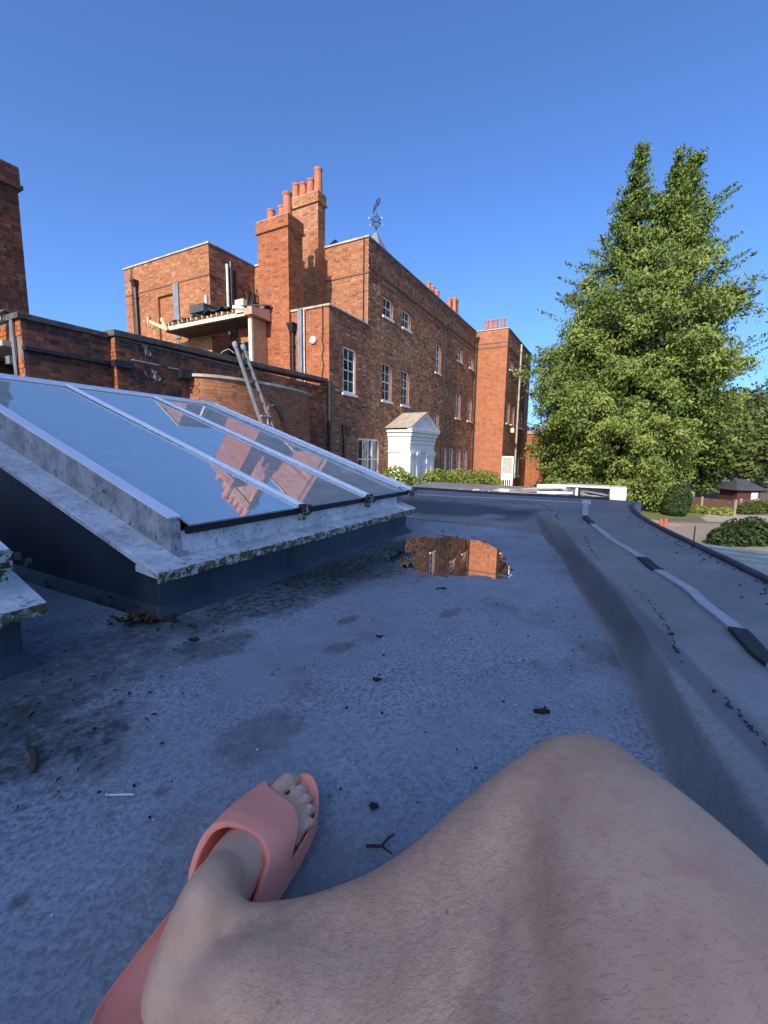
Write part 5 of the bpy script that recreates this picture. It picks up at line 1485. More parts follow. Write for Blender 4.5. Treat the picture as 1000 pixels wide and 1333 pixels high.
# ------------------------------------------------------------------ vegetation
def conifer(name, leaders, cx, cy, z0, rfun, nb, seed, label, mat='conifer', size=0.21, lean=0.12):
    g = np.random.default_rng(seed)
    t = thing(name, (cx, cy, G), label, 'tree', None, 'W')
    f = MB()
    for (bx, by, tx, ty, tz) in leaders:
        pts = [(bx + (tx - bx) * k ** 1.0, by + (ty - by) * k, G + (tz - G) * k) for k in (0, .15, .3, .5, .7, .85, 1)]
        f.tube(pts, [.34, .28, .23, .16, .10, .06, .02], 8)
    f.build('trunk', 'bark', t, smooth=True)
    P_ = []; T_ = []; N_ = []; limbs = MB()
    ztop = max(l[4] for l in leaders)
    for b in range(nb):
        u = g.random()
        li = leaders[g.integers(len(leaders))]
        zt = li[4]
        z = z0 + (zt - z0) * (1 - math.sqrt(u)) if u > 0.02 else zt - g.uniform(0, 1.0)
        k = (z - G) / (zt - G)
        bx, by = li[0] + (li[2] - li[0]) * k, li[1] + (li[3] - li[1]) * k
        az = g.uniform(0, 2 * math.pi)
        r = rfun(z) * 0.90 * (0.55 + 0.53 * g.random() ** 0.55) * (1 + 0.10 * math.sin(3 * az + z * 0.9) + 0.10 * math.sin(7 * az + 2.1 * z))
        cz_ = cx + float(np.interp(z, [-2, 1, 4, 7, 10, 13], [-1.5, -1.4, -1.1, -.8, -.4, .5]))
        tipc = np.array([cz_ + r * math.cos(az), cy + r * math.sin(az)])
        # towards the top the branch belongs to its own leader
        w = min(1, max(0, (z - (ztop - 8)) / 6.0))
        rl = max(0.35, (zt - z) * 0.20 + 0.25) * g.uniform(.7, 1.15)
        tip = tipc * (1 - w) + np.array([bx + rl * math.cos(az), by + rl * math.sin(az)]) * w
        L = math.hypot(tip[0] - bx, tip[1] - by)
        rise = (0.10 + 0.22 * k) * L
        n = int(24 + 54 * L)
        tb = g.uniform(0.2, 0.75)
        nc = max(1, int(1 + L * 0.9)); sc_ = np.sort(g.uniform(0.35 if L > 2 else 0.2, 1.0, nc)) ** 0.8
        ci = g.integers(nc, size=n); cs_ = sc_[ci]
        rad = (0.17 + 0.05 * L * (1 - cs_ * .6))
        s = np.clip(cs_ + g.normal(0, .5, n) * rad / max(L, .5), 0.05, 1.06)
        px = bx + (tip[0] - bx) * s; py = by + (tip[1] - by) * s
        pz = z + rise * s - 0.16 * L * s ** 2.5 * (1 - w)
        cj = g.normal(0, .16, (nc, 3))[ci]
        q = np.stack([px + cj[:, 0] + g.normal(0, .75, n) * rad, py + cj[:, 1] + g.normal(0, .75, n) * rad, pz + cj[:, 2] - np.abs(g.normal(0, 1, n)) * rad * 1.1 + 0.06], 1)
        s = s.clip(0, 1)
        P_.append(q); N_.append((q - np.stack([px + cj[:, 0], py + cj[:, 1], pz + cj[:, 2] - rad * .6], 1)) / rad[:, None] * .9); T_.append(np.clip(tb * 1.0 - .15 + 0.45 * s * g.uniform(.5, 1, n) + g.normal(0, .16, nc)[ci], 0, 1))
        if b % 5 == 0 and L > 1.2:
            limbs.tube([(bx, by, z), (bx + (tip[0] - bx) * .5, by + (tip[1] - by) * .5, z + rise * .5), (tip[0], tip[1], z + rise - .16 * L)], [.05, .035, .012], 5)
    if limbs.v: limbs.build('limb', 'bark', t, kind='stuff')
    # the spires: short plumes all the way up each leader
    for li in leaders:
        for b in range(330):
            q = g.random() ** 0.9; z = li[4] - 0.05 - q * 6.5; k = (z - G) / (li[4] - G)
            bx, by = li[0] + (li[2] - li[0]) * k, li[1] + (li[3] - li[1]) * k
            az = g.uniform(0, 2 * math.pi); L = (0.14 + 0.36 * (li[4] - z) ** .9) * g.uniform(.35, 1.2)
            n = int(9 + 26 * L); s = g.uniform(0.05, 1, n); tb = g.uniform(.1, .7)
            P_.append(np.stack([bx + L * math.cos(az) * s + g.normal(0, .05 + .05 * L, n), by + L * math.sin(az) * s + g.normal(0, .05 + .05 * L, n), z + L * (.42 * s - .25 * s ** 2.5) - np.abs(g.normal(0, .05 + .07 * L, n))], 1))
            T_.append(np.clip(tb * .7 + .3 * s, 0, 1))
    for b in P_[len(N_):]: N_.append(np.zeros_like(b))
    # long plumes reaching out past the outline
    for b in range(85):
        az = g.uniform(-.7, .7) if b < 60 else g.uniform(2.4, 3.9); z = g.uniform(1.5, 14.5)
        ccx = cx + float(np.interp(z, [-2, 1, 4, 7, 10, 13], [-1.5, -1.4, -1.1, -.8, -.4, .5]))
        r0, r1 = rfun(z) * .7, rfun(z) * g.uniform(.95, 1.12) + .2
        n = 60; s = g.random(n); rr = r0 + (r1 - r0) * s; wd = .16 * (1.1 - s)
        P_.append(np.stack([ccx + rr * math.cos(az) + g.normal(0, 1, n) * wd, cy + rr * math.sin(az) + g.normal(0, 1, n) * wd, z + .45 * (r1 - r0) * s - np.abs(g.normal(0, 1, n)) * wd * 1.3], 1)); T_.append(g.uniform(.2, .6) + .2 * s); N_.append(np.zeros((n, 3)))
    P_ = np.concatenate(P_); T_ = np.concatenate(T_)
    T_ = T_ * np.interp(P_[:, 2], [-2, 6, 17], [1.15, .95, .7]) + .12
    cxx = cx + np.interp(P_[:, 2], [-2, 1, 4, 7, 10, 13], [-1.5, -1.4, -1.1, -.8, -.4, .5])
    nv = np.stack([P_[:, 0] - cxx, P_[:, 1] - cy, np.full(len(P_), 1.2)], 1); nv /= np.linalg.norm(nv, axis=1)[:, None]; nv = nv * .7 + np.concatenate(N_)
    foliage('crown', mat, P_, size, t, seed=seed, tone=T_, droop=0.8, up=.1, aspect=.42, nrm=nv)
    return t
def rmain(z):
    return float(np.interp(z, [-2.4, -1.6, 0, 2, 5, 8, 10.3, 12, 14, 16, 18], [3.1, 3.5, 4.3, 5.4, 5.8, 5.2, 4.5, 3.8, 2.8, 1.7, .6]))
conifer('conifer_tree', [(13.6, 26, 13.85, 26, 17.6), (14.2, 25.6, 15.75, 25.5, 16.8), (14.9, 26.4, 17.15, 26.4, 17.5)], 15.3, 26.0, -2.1, rmain, 1050, 3,
        'very tall bushy conifer with several pointed tops right of the house')

def broad(name, x, y, z0, rx, rz, h, n, seed, label, mat='ashleaf', size=0.30, lumps=14, pale=False, group=None, up=.35, ry=None, tr=.16):
    g = np.random.default_rng(seed); rr = random.Random(seed)
    t = thing(name, (x, y, z0), label, 'tree', group, 'W')
    f = MB()
    stems = 2 if pale else 1
    for k in range(stems):
        ox = (k - .5) * .5 if pale else 0
        f.tube([(x + ox, y, z0), (x + ox * 1.2 + rr.uniform(-.2, .2), y, z0 + h * .3), (x + ox * 2 + rr.uniform(-.4, .4), y, z0 + h * .6), (x + ox * 2.6, y, z0 + h * .85)], [tr, tr * .8, tr * .5, .03], 8)
    for k in range(7):
        a = rr.uniform(0, 6.28); zz = z0 + h * rr.uniform(.35, .6)
        f.tube([(x, y, zz), (x + rx * .35 * math.cos(a), y + rx * .35 * math.sin(a), zz + h * .12), (x + rx * .7 * math.cos(a), y + rx * .7 * math.sin(a), zz + h * .2)], [.07, .05, .015], 6)
    f.build('trunk', 'bark_pale' if pale else 'bark', t, smooth=True)
    ry = ry or rx
    P_ = []; T_ = []; N_ = []
    for k in range(lumps):
        d = g.normal(size=3); d /= np.linalg.norm(d); d *= g.uniform(.35, .85)
        c = np.array([x + d[0] * rx, y + d[1] * ry, z0 + h - rz + d[2] * rz])
        r = np.array([rx, ry, rz]) * g.uniform(.28, .5)
        m = n // lumps
        q = g.normal(size=(m, 3)); q /= np.linalg.norm(q, axis=1)[:, None]; q *= (g.random(m) ** .4)[:, None]
        P_.append(c + q * r); T_.append(np.full(m, g.uniform(.25, .7))); N_.append(q * .8 + np.array([0, 0, .35]))
    foliage('crown', mat, np.concatenate(P_), size, t, seed=seed + 1, tone=np.concatenate(T_), up=up * .4, aspect=.6, nrm=np.concatenate(N_))
    return t
gx = 'trees at the back of the yard'
broad('broadleaf_tree', 20.4, 28.5, G, 2.6, 3.2, 7.0, 9000, 31, 'bright green leafy tree with pale twin stems right of the conifer', 'broadleaf', .34, 16, True, gx)
broad('broadleaf_tree', 31.5, 37, G, 5.2, 4.8, 10.4, 12000, 32, 'big dull green tree at the right edge, behind the brown fence', 'ashleaf', .40, 20, False, gx)
broad('broadleaf_tree', 26.6, 35, G, 3.6, 3.6, 8.0, 9000, 33, 'dull green tree between the pale-stemmed tree and the right edge', 'ashleaf', .38, 16, False, gx)
broad('broadleaf_tree', 37.5, 41, G, 5.5, 5.2, 10.5, 9000, 34, 'dull green tree just past the right edge of the view', 'ashleaf', .42, 16, False, gx)
broad('broadleaf_tree', 24.0, 29.5, G, 2.6, 2.2, 5.2, 8000, 35, 'low bushy green tree over the brown fence and red shed', 'ashleaf', .32, 14, False, gx)
broad('broadleaf_tree', 18.5, 33, G, 5.5, 3.5, 7.5, 9000, 36, 'dark leafy tree showing under the conifer beside the red wall', 'darkleaf', .45, 16, False, gx)
broad('broadleaf_tree', 12.5, 46, G, 5, 3.5, 7.2, 6000, 37, 'dark tree behind the red side wall of the far wing', 'darkleaf', .5, 12, False, gx)

def shrub(name, spots, mat, size, n, seed, label, cat, base, group=None, space='W', shell=.5, up=.5):
    g = np.random.default_rng(seed); P_ = []; T_ = []; N_ = []
    tot = sum(r[0] * r[1] + r[0] * r[2] for _, r in spots)
    t = thing(name, base, label, cat, group, space)
    f = MB()
    for c, r in spots:
        m = int(n * (r[0] * r[1] + r[0] * r[2]) / tot)
        q = g.normal(size=(m, 3)); q /= np.linalg.norm(q, axis=1)[:, None]; q *= (shell + (1 - shell) * g.random(m) ** .5)[:, None]
        N_.append(q * .8 + np.array([0, 0, .4])); P_.append(np.array(c) + q * np.array(r)); T_.append(np.full(m, g.uniform(.3, .75)))
        for k in range(3):
            a = g.uniform(0, 6.28)
            f.tube([(c[0], c[1], base[2]), (c[0] + r[0] * .3 * math.cos(a), c[1] + r[1] * .3 * math.sin(a), c[2]), (c[0] + r[0] * .6 * math.cos(a), c[1] + r[1] * .6 * math.sin(a), c[2] + r[2] * .5)], [.025, .02, .006], 5)
    f.build('stem', 'bark', t)
    foliage('leaves', mat, np.concatenate(P_), size, t, seed=seed + 1, tone=np.concatenate(T_), up=up * .4, aspect=.6, nrm=np.concatenate(N_))
    return t
shrub('topiary_bush', [((14.95, 21.6, -1.55), (.60, .60, .78)), ((14.9, 21.6, -2.0), (.55, .55, .4))], 'darkleaf', .12, 5000, 41, 'clipped rounded dark bush standing on the lawn beside the conifer', 'bush', (14.95, 21.6, G), shell=.85)
hr = random.Random(5)
hs_ = []
for i in range(26):
    s = -0.6 + i * 0.37
    top = 0.02 - 0.03 * max(0, s) + hr.uniform(-.12, .12)
    hs_.append(((s, 2.6 + hr.uniform(-.15, .15), top - .95), (.48, .62, .95)))
shrub('hedge', hs_, 'hedge', .115, 15000, 42, 'bright green clipped hedge in front of the white porch', 'hedge', (4.0, 2.6, G), None, 'L', .6)
shrub('hedge', [((-2.45, 2.5, -.55), (.5, .5, .78)), ((-1.9, 2.6, -.8), (.4, .5, .8))], 'hedge', .11, 2600, 43, 'small bright green bush tip left of the white porch, above the skylight', 'bush', (-2.4, 2.5, G), None, 'L', .6)
shrub('low_shrub', [((16.6 + i * .42, 23.4 - i * .42, -2.2 + hr.uniform(-.1, .1)), (.42, .30, .24)) for i in range(4)], 'hedge', .12, 2200, 44, 'low green shrub in front of the brown fence', 'shrub', (17, 23, G))
shrub('low_shrub', [((19.6 + i * .55, 22.9 + i * .22, -2.15 + hr.uniform(-.08, .1)), (.5, .42, .34)) for i in range(9)], 'broadleaf', .13, 5200, 45, 'long low ivy hedge beside the drive at the right edge', 'hedge', (21, 23.4, G))
shrub('low_shrub', [((11.55, 14.3, -2.15), (.45, .4, .38)), ((12.1, 14.4, -1.98), (.55, .5, .52)), ((12.75, 14.5, -1.95), (.6, .5, .55)), ((13.4, 14.6, -2.1), (.5, .5, .45))], 'darkleaf', .13, 4500, 46, 'dark green bush on the gravel at the right edge', 'bush', (12.3, 14.4, G))

# ------------------------------------------------------------------ yard things on the right
def fence(a, b, h, lab, nboard, posts):
    a = Vector((*a, G)); b = Vector((*b, G)); d = (b - a); L = d.length; d.normalize()
    t = thing('fence', tuple(a), lab, 'fence', 'brown fences by the drive', 'W')
    w = L / nboard; nrm = Vector((d.y, -d.x, 0))
    for i in range(nboard):
        f = MB(); p = a + d * (w * (i + .04)); q = a + d * (w * (i + .92))
        o = .012 * (i % 2); hh = h + rnd.uniform(-.015, .015)
        p, q = p + nrm * o, q + nrm * o
        f.hexa([tuple(p), tuple(q), tuple(q + nrm * .02), tuple(p + nrm * .02), tuple(p + Vector((0, 0, hh))), tuple(q + Vector((0, 0, hh))), tuple(q + nrm * .02 + Vector((0, 0, hh))), tuple(p + nrm * .02 + Vector((0, 0, hh)))])
        f.build('board', 'fence', t)
    for k in posts:
        f = MB(); p = a + d * (L * k) + nrm * .06
        f.box((p.x - .05, p.y - .05, G), (p.x + .05, p.y + .05, G + h + .07)); f.build('post', 'fence_post', t)
fence((17.0, 24.6), (18.2, 21.95), .80, 'brown board fence ending in a post beside the drive, left of the red shed', 26, (0.45, 1.0))
fence((20.5, 24.6), (26.0, 25.4), .62, 'brown board fence at the right edge, right of the red shed', 34, (0.02, .22, .45, .7))
sh = thing('shed', (22.6, 27.2, G), 'small dark red shed with black pointed roof behind the fence', 'shed', None, 'W')
f = MB(); f.box((21.9, 26.4, G), (23.3, 27.8, -1.35)); f.build('wall', 'shed_red', sh)
f = MB(); f.add([(21.6, 26.1, -1.36), (23.6, 26.1, -1.36), (23.6, 28.1, -1.36), (21.6, 28.1, -1.36), (22.3, 27.1, -.72), (22.9, 27.1, -.72)], [(0, 1, 5, 4), (1, 2, 5), (2, 3, 4, 5), (3, 0, 4), (0, 3, 2, 1)]); f.build('roof', 'slate', sh)
f = MB(); f.box((22.75, 26.36, -2.1), (23.15, 26.395, -1.5)); f.build('window', 'pvc_white', sh)
f = MB(); f.tube([(10.58, 14.3, G), (10.58, 14.3, G + .66)], .022, 8); f.build('marker_post', 'black_iron', None, base=(10.58, 14.3, G), space='W', label='thin dark post standing in the gravel', cat='post')
for i, (x, y) in enumerate(((12.20, 18.55), (12.45, 18.62))):
    f = MB(); f.lathe((x, y, G), [(.10, .005), (.10, .03), (.075, .03), (.06, .26), (.035, .30)], 12)
    f.build('bollard', 'cone', None, base=(x, y, G), space='W', label='short red post on the path, the ' + ('left' if i == 0 else 'right') + ' one of two', cat='bollard', group='short red posts')

# pale sheeted lean-to roof below the right edge of the deck
lt = thing('lean_to_roof', (-8.6, 10.5, -1.0), 'pale green-grey ribbed lean-to roof beyond the right edge of the flat roof', 'roof')
i = 0; s = -7.35
while s > -12.5:
    if i not in (5,):
        f = MB(); f.hexa([(s - .27, 8.95, -.52), (s, 8.95, -.52), (s, 12.2, -.66), (s - .27, 12.2, -.66), (s - .27, 8.95, -.495), (s, 8.95, -.495), (s, 12.2, -.635), (s - .27, 12.2, -.635)])
        f.build('roof_sheet', 'poly_roof', lt)
    f = MB(); f.hexa([(s + .005, 8.95, -.53), (s + .035, 8.95, -.53), (s + .035, 12.2, -.67), (s + .005, 12.2, -.67), (s + .005, 8.95, -.475), (s + .035, 8.95, -.475), (s + .035, 12.2, -.615), (s + .005, 12.2, -.615)])
    f.build('rib', 'poly_roof', lt)
    s -= .31; i += 1
f = MB(); f.box((-12.6, 9.6, G), (-7.35, 12.1, -.75)); f.build('wall', 'upstand', lt)

# second low roof beyond the deck, with builders' bits on it
f = MB(); f.box((-8.55, 5.2, G), (-6.2, 8.34, .035)); f.build('far_roof', 'ledge', None, base=(-7.5, 7, 0), kind='structure')
wc = thing('white_crate', (-7.800, 8.1, .035), 'white plastic open-fronted box at the far corner of the roof', 'box')
for nm, a, b in (('side_panel', (-7.990, 8.16, .037), (-7.650, 8.335, .20)), ('side_panel', (-7.970, 7.78, .037), (-7.650, 7.81, .18)), ('top_panel', (-7.990, 7.66, .180), (-7.630, 8.158, .202)), ('back_panel', (-7.665, 7.812, .04), (-7.650, 8.158, .178))):
    f = MB(); f.box(a, b); f.build(nm, 'pvc_white', wc, bevel=.006)
hb = MB()
for k in range(3): hb.tube([(-7.91 + .05 * math.cos(t) * .6, 7.985 + .15 * math.cos(t * 1.0 + k), .06 + .026 * k + .02 * math.sin(t)) for t in [j * .4 for j in range(17)]], .011, 6)
hb.build('hose_coil', 'lead', None, base=(-7.900, 7.98, .04), label='grey hose lying inside the white box at the far corner', cat='hose')
bl = [((-7.950, 7.22, .052), (-7.910, 7.70, .055), .07, .03, 'white'), ((-7.910, 7.32, .088), (-7.850, 7.74, .10), .08, .03, 'white'), ((-7.800, 7.30, .16), (-7.770, 7.72, .175), .10, .05, 'white'),
      ((-7.750, 6.95, .052), (-7.870, 7.42, .052), .06, .03, 'grey'), ((-7.600, 6.9, .06), (-7.550, 7.5, .10), .08, .04, 'brown'), ((-7.450, 6.72, .055), (-7.400, 7.25, .06), .09, .04, 'white'), ((-7.250, 7.0, .06), (-7.200, 7.6, .13), .09, .03, 'grey'), ((-7.750, 7.45, .06), (-7.500, 7.62, .13), .06, .06, 'white')]
bm_ = {'white': 'pvc_white', 'grey': 'alu', 'brown': 'timber_old'}
pos = ['nearest of the pile', 'second from the front of the pile', 'topmost of the pile', 'at the near left of the pile', 'under the middle of the pile', 'farthest left of the pile', 'at the back of the pile', 'tilted against the pile']
for i, (a, b, w, h, c) in enumerate(bl):
    f = MB(); f.bar(a, b, w, h); f.build('board', bm_[c], None, base=a, label=c + ' board left of the white box, ' + pos[i], cat='board', group='boards piled at the far edge', bevel=.003)
scr = MB(); g = random.Random(6)
for k in range(26):
    v, fs = crumb_mesh(g.randrange(10 ** 6), g.uniform(.012, .035), .7)
    ox, oy = -7.8 + g.uniform(-.12, .5), g.uniform(6.2, 7.3)
    scr.add([(ox + a, oy + b, .045 + c) for a, b, c in v], fs)
scr.build('rubble', 'stone', None, base=(-7.650, 6.8, .04), fix=False, kind='stuff')

# white half-glazed gate leaf by the far wing
gt = thing('gate', (12.7, 2.4, G), 'white half-glazed gate leaf standing by the corner of the far wing', 'gate')
f = MB(); gs = 12.70; v0, v1, zb, zt = 2.02, 2.72, -1.75, .50
f.box((gs, v0, zb), (gs + .06, v0 + .07, zt)); f.box((gs, v1 - .07, zb), (gs + .06, v1, zt)); f.box((gs + .002, v0 + .07, zt - .08), (gs + .058, v1 - .07, zt)); f.box((gs + .002, v0 + .07, -.62), (gs + .058, v1 - .07, -.54)); f.box((gs + .002, v0 + .07, -.92), (gs + .058, v1 - .07, -.86)); f.box((gs + .002, v0 + .07, zb), (gs + .058, v1 - .07, zb + .08))
f.build('frame', 'white_paint', gt)
f = MB(); f.box((gs + .02, v0 + .068, -.542), (gs + .03, v1 - .068, zt - .078)); f.build('pane', 'curtain', gt)
f = MB(); f.box((gs + .02, v0 + .068, -.862), (gs + .03, v1 - .068, -.618)); f.build('panel', 'white_paint', gt)
for k in range(5):
    f = MB(); v = v0 + .12 + k * .115; f.box((gs + .01, v - .022, zb + .078), (gs + .05, v + .022, -.918)); f.build('slat', 'white_paint', gt)
f = MB(); f.box((gs, v0, G), (gs + .2, v1, zb - .002)); f.build('step', 'stone', gt)

# unseen block added behind the camera, sized to keep the roof in shade
rb = thing('added_shade_block', (-38, 6, G), 'unseen brick block added behind the flat roof to shade it', 'building')
f = MB(); f.box((-42, 0.5, G), (-34, 12.5, 15.02)); f.build('wall', 'brick_low', rb)
for v in (2, 5, 8, 10.5):
    for z in (0.0, 4.0, 8.0):
        f = MB(); f.box((-34.0, v, z), (-33.96, v + 1.0, z + 1.9)); w_ = f.build('window', 'white_paint', rb)
        f = MB(); f.box((-33.975, v + .08, z + .08), (-33.95, v + .92, z + 1.82)); f.build('pane', 'glass', w_)

# ------------------------------------------------------------------ the seated person's bare right leg, and the sandal
ax0, ax1 = Vector((-0.238, 0.292, 0)), Vector((-0.118, 0.630, 0))
AD = (ax1 - ax0).normalized(); AS = Vector((AD.y, -AD.x, 0)); ALEN = (ax1 - ax0).length
def fp(t, u, z): return ax0 + AD * (t * ALEN) + AS * u + Vector((0, 0, z))      # t 0 heel..1 toe, u + to the right
sol_l = [(0.0, 0.0), (0.03, -.024), (0.10, -.040), (0.25, -.044), (0.40, -.044), (0.55, -.046), (0.70, -.050), (0.82, -.047), (0.91, -.036), (0.97, -.020), (1.0, .002)]
sol_r = [(0.0, 0.0), (0.03, .024), (0.10, .040), (0.25, .044), (0.40, .047), (0.55, .052), (0.70, .054), (0.82, .050), (0.90, .040), (0.965, .024), (1.0, .002)]
outline = sol_l + sol_r[-2:0:-1]
def smooth_closed(pl, n=4):
    out = []; k = len(pl)
    for i in range(k):
        p0, p1, p2, p3 = [Vector(pl[(i + j) % k]) for j in (-1, 0, 1, 2)]
        for q in range(n):
            t = q / n
            out.append(0.5 * ((2 * p1) + (p2 - p0) * t + (2 * p0 - 5 * p1 + 4 * p2 - p3) * t * t + (3 * p1 - p0 - 3 * p2 + p3) * t ** 3))
    return out
OUT = smooth_closed(outline)
sand = thing('slide_sandal', (ax0.x, ax0.y, 0), 'coral pink foam slide sandal worn on the foot', 'sandal', None, 'W')
def rise(t): return 0.006 * max(0, (t - .8) / .2) ** 2 + 0.006 * max(0, (.15 - t) / .15)
f = MB(); cen = Vector((.5, .002))
layers = [(0.93, .0015), (0.985, .006), (1.0, .016), (1.005, .028), (1.0, .034), (0.975, .037), (0.94, .0345), (0.90, .031), (0.6, .0295), (0.2, .0295)]
pts = []; n = len(OUT)
for sc, z in layers:
    for p in OUT:
        w = 1 - (1 - sc) 
        t, u = p.x, p.y
        tt_ = .5 + (t - .5) * (1 - (1 - sc) * .30) if sc > .85 else .5 + (t - .5) * sc
        uu = .002 + (u - .002) * sc
        pts.append(tuple(fp(tt_, uu, z + rise(t) + (0 if z > .01 else rise(t)))))
fs = [(i * n + j, i * n + (j + 1) % n, (i + 1) * n + (j + 1) % n, (i + 1) * n + j) for i in range(len(layers) - 1) for j in range(n)]
fs += [tuple(range(n))[::-1], tuple((len(layers) - 1) * n + j for j in range(n))]
f.add(pts, fs); f.build('sole', 'foam', sand, smooth=True)
# strap: an arch over the forefoot
NU, NV = 26, 14
def ipl(x, xs, ys): return float(np.interp(x, xs, ys))
def strap_pt(a, b, off=0.0):
    # a 0..1 from left to right side, b 0..1 front to back
    tf = ipl(a, [0, .25, .5, .75, 1], [.885, .855, .780, .690, .575]); tb = ipl(a, [0, .12, .25, .5, .75, .9, 1], [.42, .465, .505, .550, .51, .43, .37])
    t = tf + (tb - tf) * b
    th = math.pi * a
    ul = ipl(t, [x for x, _ in sol_l], [y for _, y in sol_l]) - .003; ur = ipl(t, [x for x, _ in sol_r], [y for _, y in sol_r]) + .003
    cu_ = (ul + ur) / 2; hw_ = (ur - ul) / 2 + off
    H = ipl(t, [.4, .6, .75, .92], [.095, .086, .068, .053]) + off
    c_, s_ = math.cos(th), math.sin(th)
    u = cu_ - hw_ * (abs(c_) ** .5) * (1 if c_ > 0 else -1)
    z = .018 + (H - .018) * (s_ ** .5 if s_ > 0 else 0)
    # the big-toe side is the higher
    z += .006 * s_ * (-(u - cu_) / max(hw_, .01))
    return fp(t, u, z)
f = MB()
top = [[strap_pt(i / NU, j / NV, .004) for j in range(NV + 1)] for i in range(NU + 1)]
bot = [[strap_pt(i / NU, j / NV, -.004) for j in range(NV + 1)] for i in range(NU + 1)]
pts = [tuple(p) for r_ in top for p in r_] + [tuple(p) for r_ in bot for p in r_]
K = NV + 1; Q = (NU + 1) * K
fs = []
for i in range(NU):
    for j in range(NV):
        fs.append((i * K + j, i * K + j + 1, (i + 1) * K + j + 1, (i + 1) * K + j)); fs.append((Q + i * K + j, Q + (i + 1) * K + j, Q + (i + 1) * K + j + 1, Q + i * K + j + 1))
    fs.append((i * K, (i + 1) * K, Q + (i + 1) * K, Q + i * K)); fs.append((i * K + NV, Q + i * K + NV, Q + (i + 1) * K + NV, (i + 1) * K + NV))
for j in range(NV):
    fs.append((j, Q + j, Q + j + 1, j + 1)); fs.append((NU * K + j, NU * K + j + 1, Q + NU * K + j + 1, Q + NU * K + j))
f.add(pts, fs); o = f.build('strap', 'foam', sand, smooth=True)
md = o.modifiers.new('b', 'BEVEL'); md.width = .0022; md.segments = 3; md.limit_method = 'ANGLE'; md.angle_limit = R(50)
md = o.modifiers.new('s', 'SUBSURF'); md.levels = 1; md.render_levels = 1

# leg
def loft(m, secs, n=20):
    """secs: (centre, axis_a, axis_b, ra, rb) -> closed tube of ellipses"""
    k = len(m.v)
    for c, a, b, ra, rb in secs:
        for j in range(n):
            t = 2 * math.pi * j / n
            m.v.append(tuple(c + a * (ra * math.cos(t)) + b * (rb * math.sin(t))))
    for i in range(len(secs) - 1):
        for j in range(n):
            m.f.append((k + i * n + j, k + i * n + (j + 1) % n, k + (i + 1) * n + (j + 1) % n, k + (i + 1) * n + j))
    m.f.append(tuple(k + j for j in range(n))[::-1]); m.f.append(tuple(k + (len(secs) - 1) * n + j for j in range(n)))
def limb(m, pts, refv, n=22):
    P_ = [Vector(p[:3]) for p in pts]; secs = []
    for i, p in enumerate(P_):
        d = (P_[min(i + 1, len(P_) - 1)] - P_[max(i - 1, 0)]).normalized()
        a = (Vector(refv) - d * d.dot(Vector(refv))).normalized(); b = d.cross(a)
        secs.append((p, a, b, pts[i][3], pts[i][4] if len(pts[i]) > 4 else pts[i][3]))
    # rounded ends
    d0 = (P_[0] - P_[1]).normalized(); d1 = (P_[-1] - P_[-2]).normalized()
    s0 = [(secs[0][0] + d0 * secs[0][3] * h, secs[0][1], secs[0][2], secs[0][3] * r, secs[0][4] * r) for h, r in ((.95, .25), (.75, .65), (.4, .9))]
    s1 = [(secs[-1][0] + d1 * secs[-1][3] * h, secs[-1][1], secs[-1][2], secs[-1][3] * r, secs[-1][4] * r) for h, r in ((.4, .9), (.75, .65), (.95, .25))]
    loft(m, s0 + secs + s1, n)
m = MB()
ST = .031     # top of the sole
# foot body: heel to ball
def fsec(t, u, z0, w, h):
    return (fp(t, u, ST + z0), AS, Vector((0, 0, 1)), w, h)
loft(m, [fsec(.075, .030, .018, .012, .012), fsec(.09, .030, .022, .024, .020), fsec(.13, .030, .030, .030, .029), fsec(.20, .028, .042, .031, .042), fsec(.30, .022, .044, .031, .044), fsec(.40, .014, .038, .033, .038), fsec(.50, .008, .031, .037, .032), fsec(.60, .006, .025, .041, .026), fsec(.70, .006, .019, .042, .020), fsec(.78, .006, .015, .040, .015), fsec(.825, .0, .013, .038, .012)], 24)
# toes: root t,u -> tip t,u, radius
TOES = [((.76, -.021), (.940, -.0150), .0136), ((.775, .004), (.925, .0090), .0084), ((.755, .0195), (.888, .0255), .0080), ((.725, .0335), (.845, .0405), .0077), ((.69, .0440), (.790, .0520), .0072)]
for (a, b, r) in TOES:
    pts = []
    for k in range(6):
        q = k / 5
        z = ST + r * .95 + .008 * math.sin(q * math.pi) * (1 - .3 * q) + (.002 if k < 5 else -.001)
        p = fp(a[0] + (b[0] - a[0]) * q, a[1] + (b[1] - a[1]) * q, z)
        pts.append((p.x, p.y, p.z, r * (1.0, .92, .88, .98, 1.06, .9)[k], r * (1.0, .95, .9, .92, .9, .72)[k]))
    limb(m, pts, AS, 14)
# shin and calf
shin = [(-.138, .366, .060, .031, .034), (-.112, .362, .076, .031, .034), (-.085, .356, .083, .033, .036), (-.045, .346, .096, .041, .043), (.005, .332, .120, .050, .051), (.055, .322, .158, .057, .056), (.100, .318, .201, .060, .060), (.140, .318, .243, .059, .059), (.172, .318, .270, .057, .057)]
limb(m, shin, (0, -1, 0), 26)
loft(m, [fsec(.17, .030, .050, .026, .022), fsec(.20, .032, .066, .028, .026), fsec(.26, .032, .078, .029, .028), fsec(.34, .026, .074, .026, .026), fsec(.42, .018, .058, .022, .022)], 18)
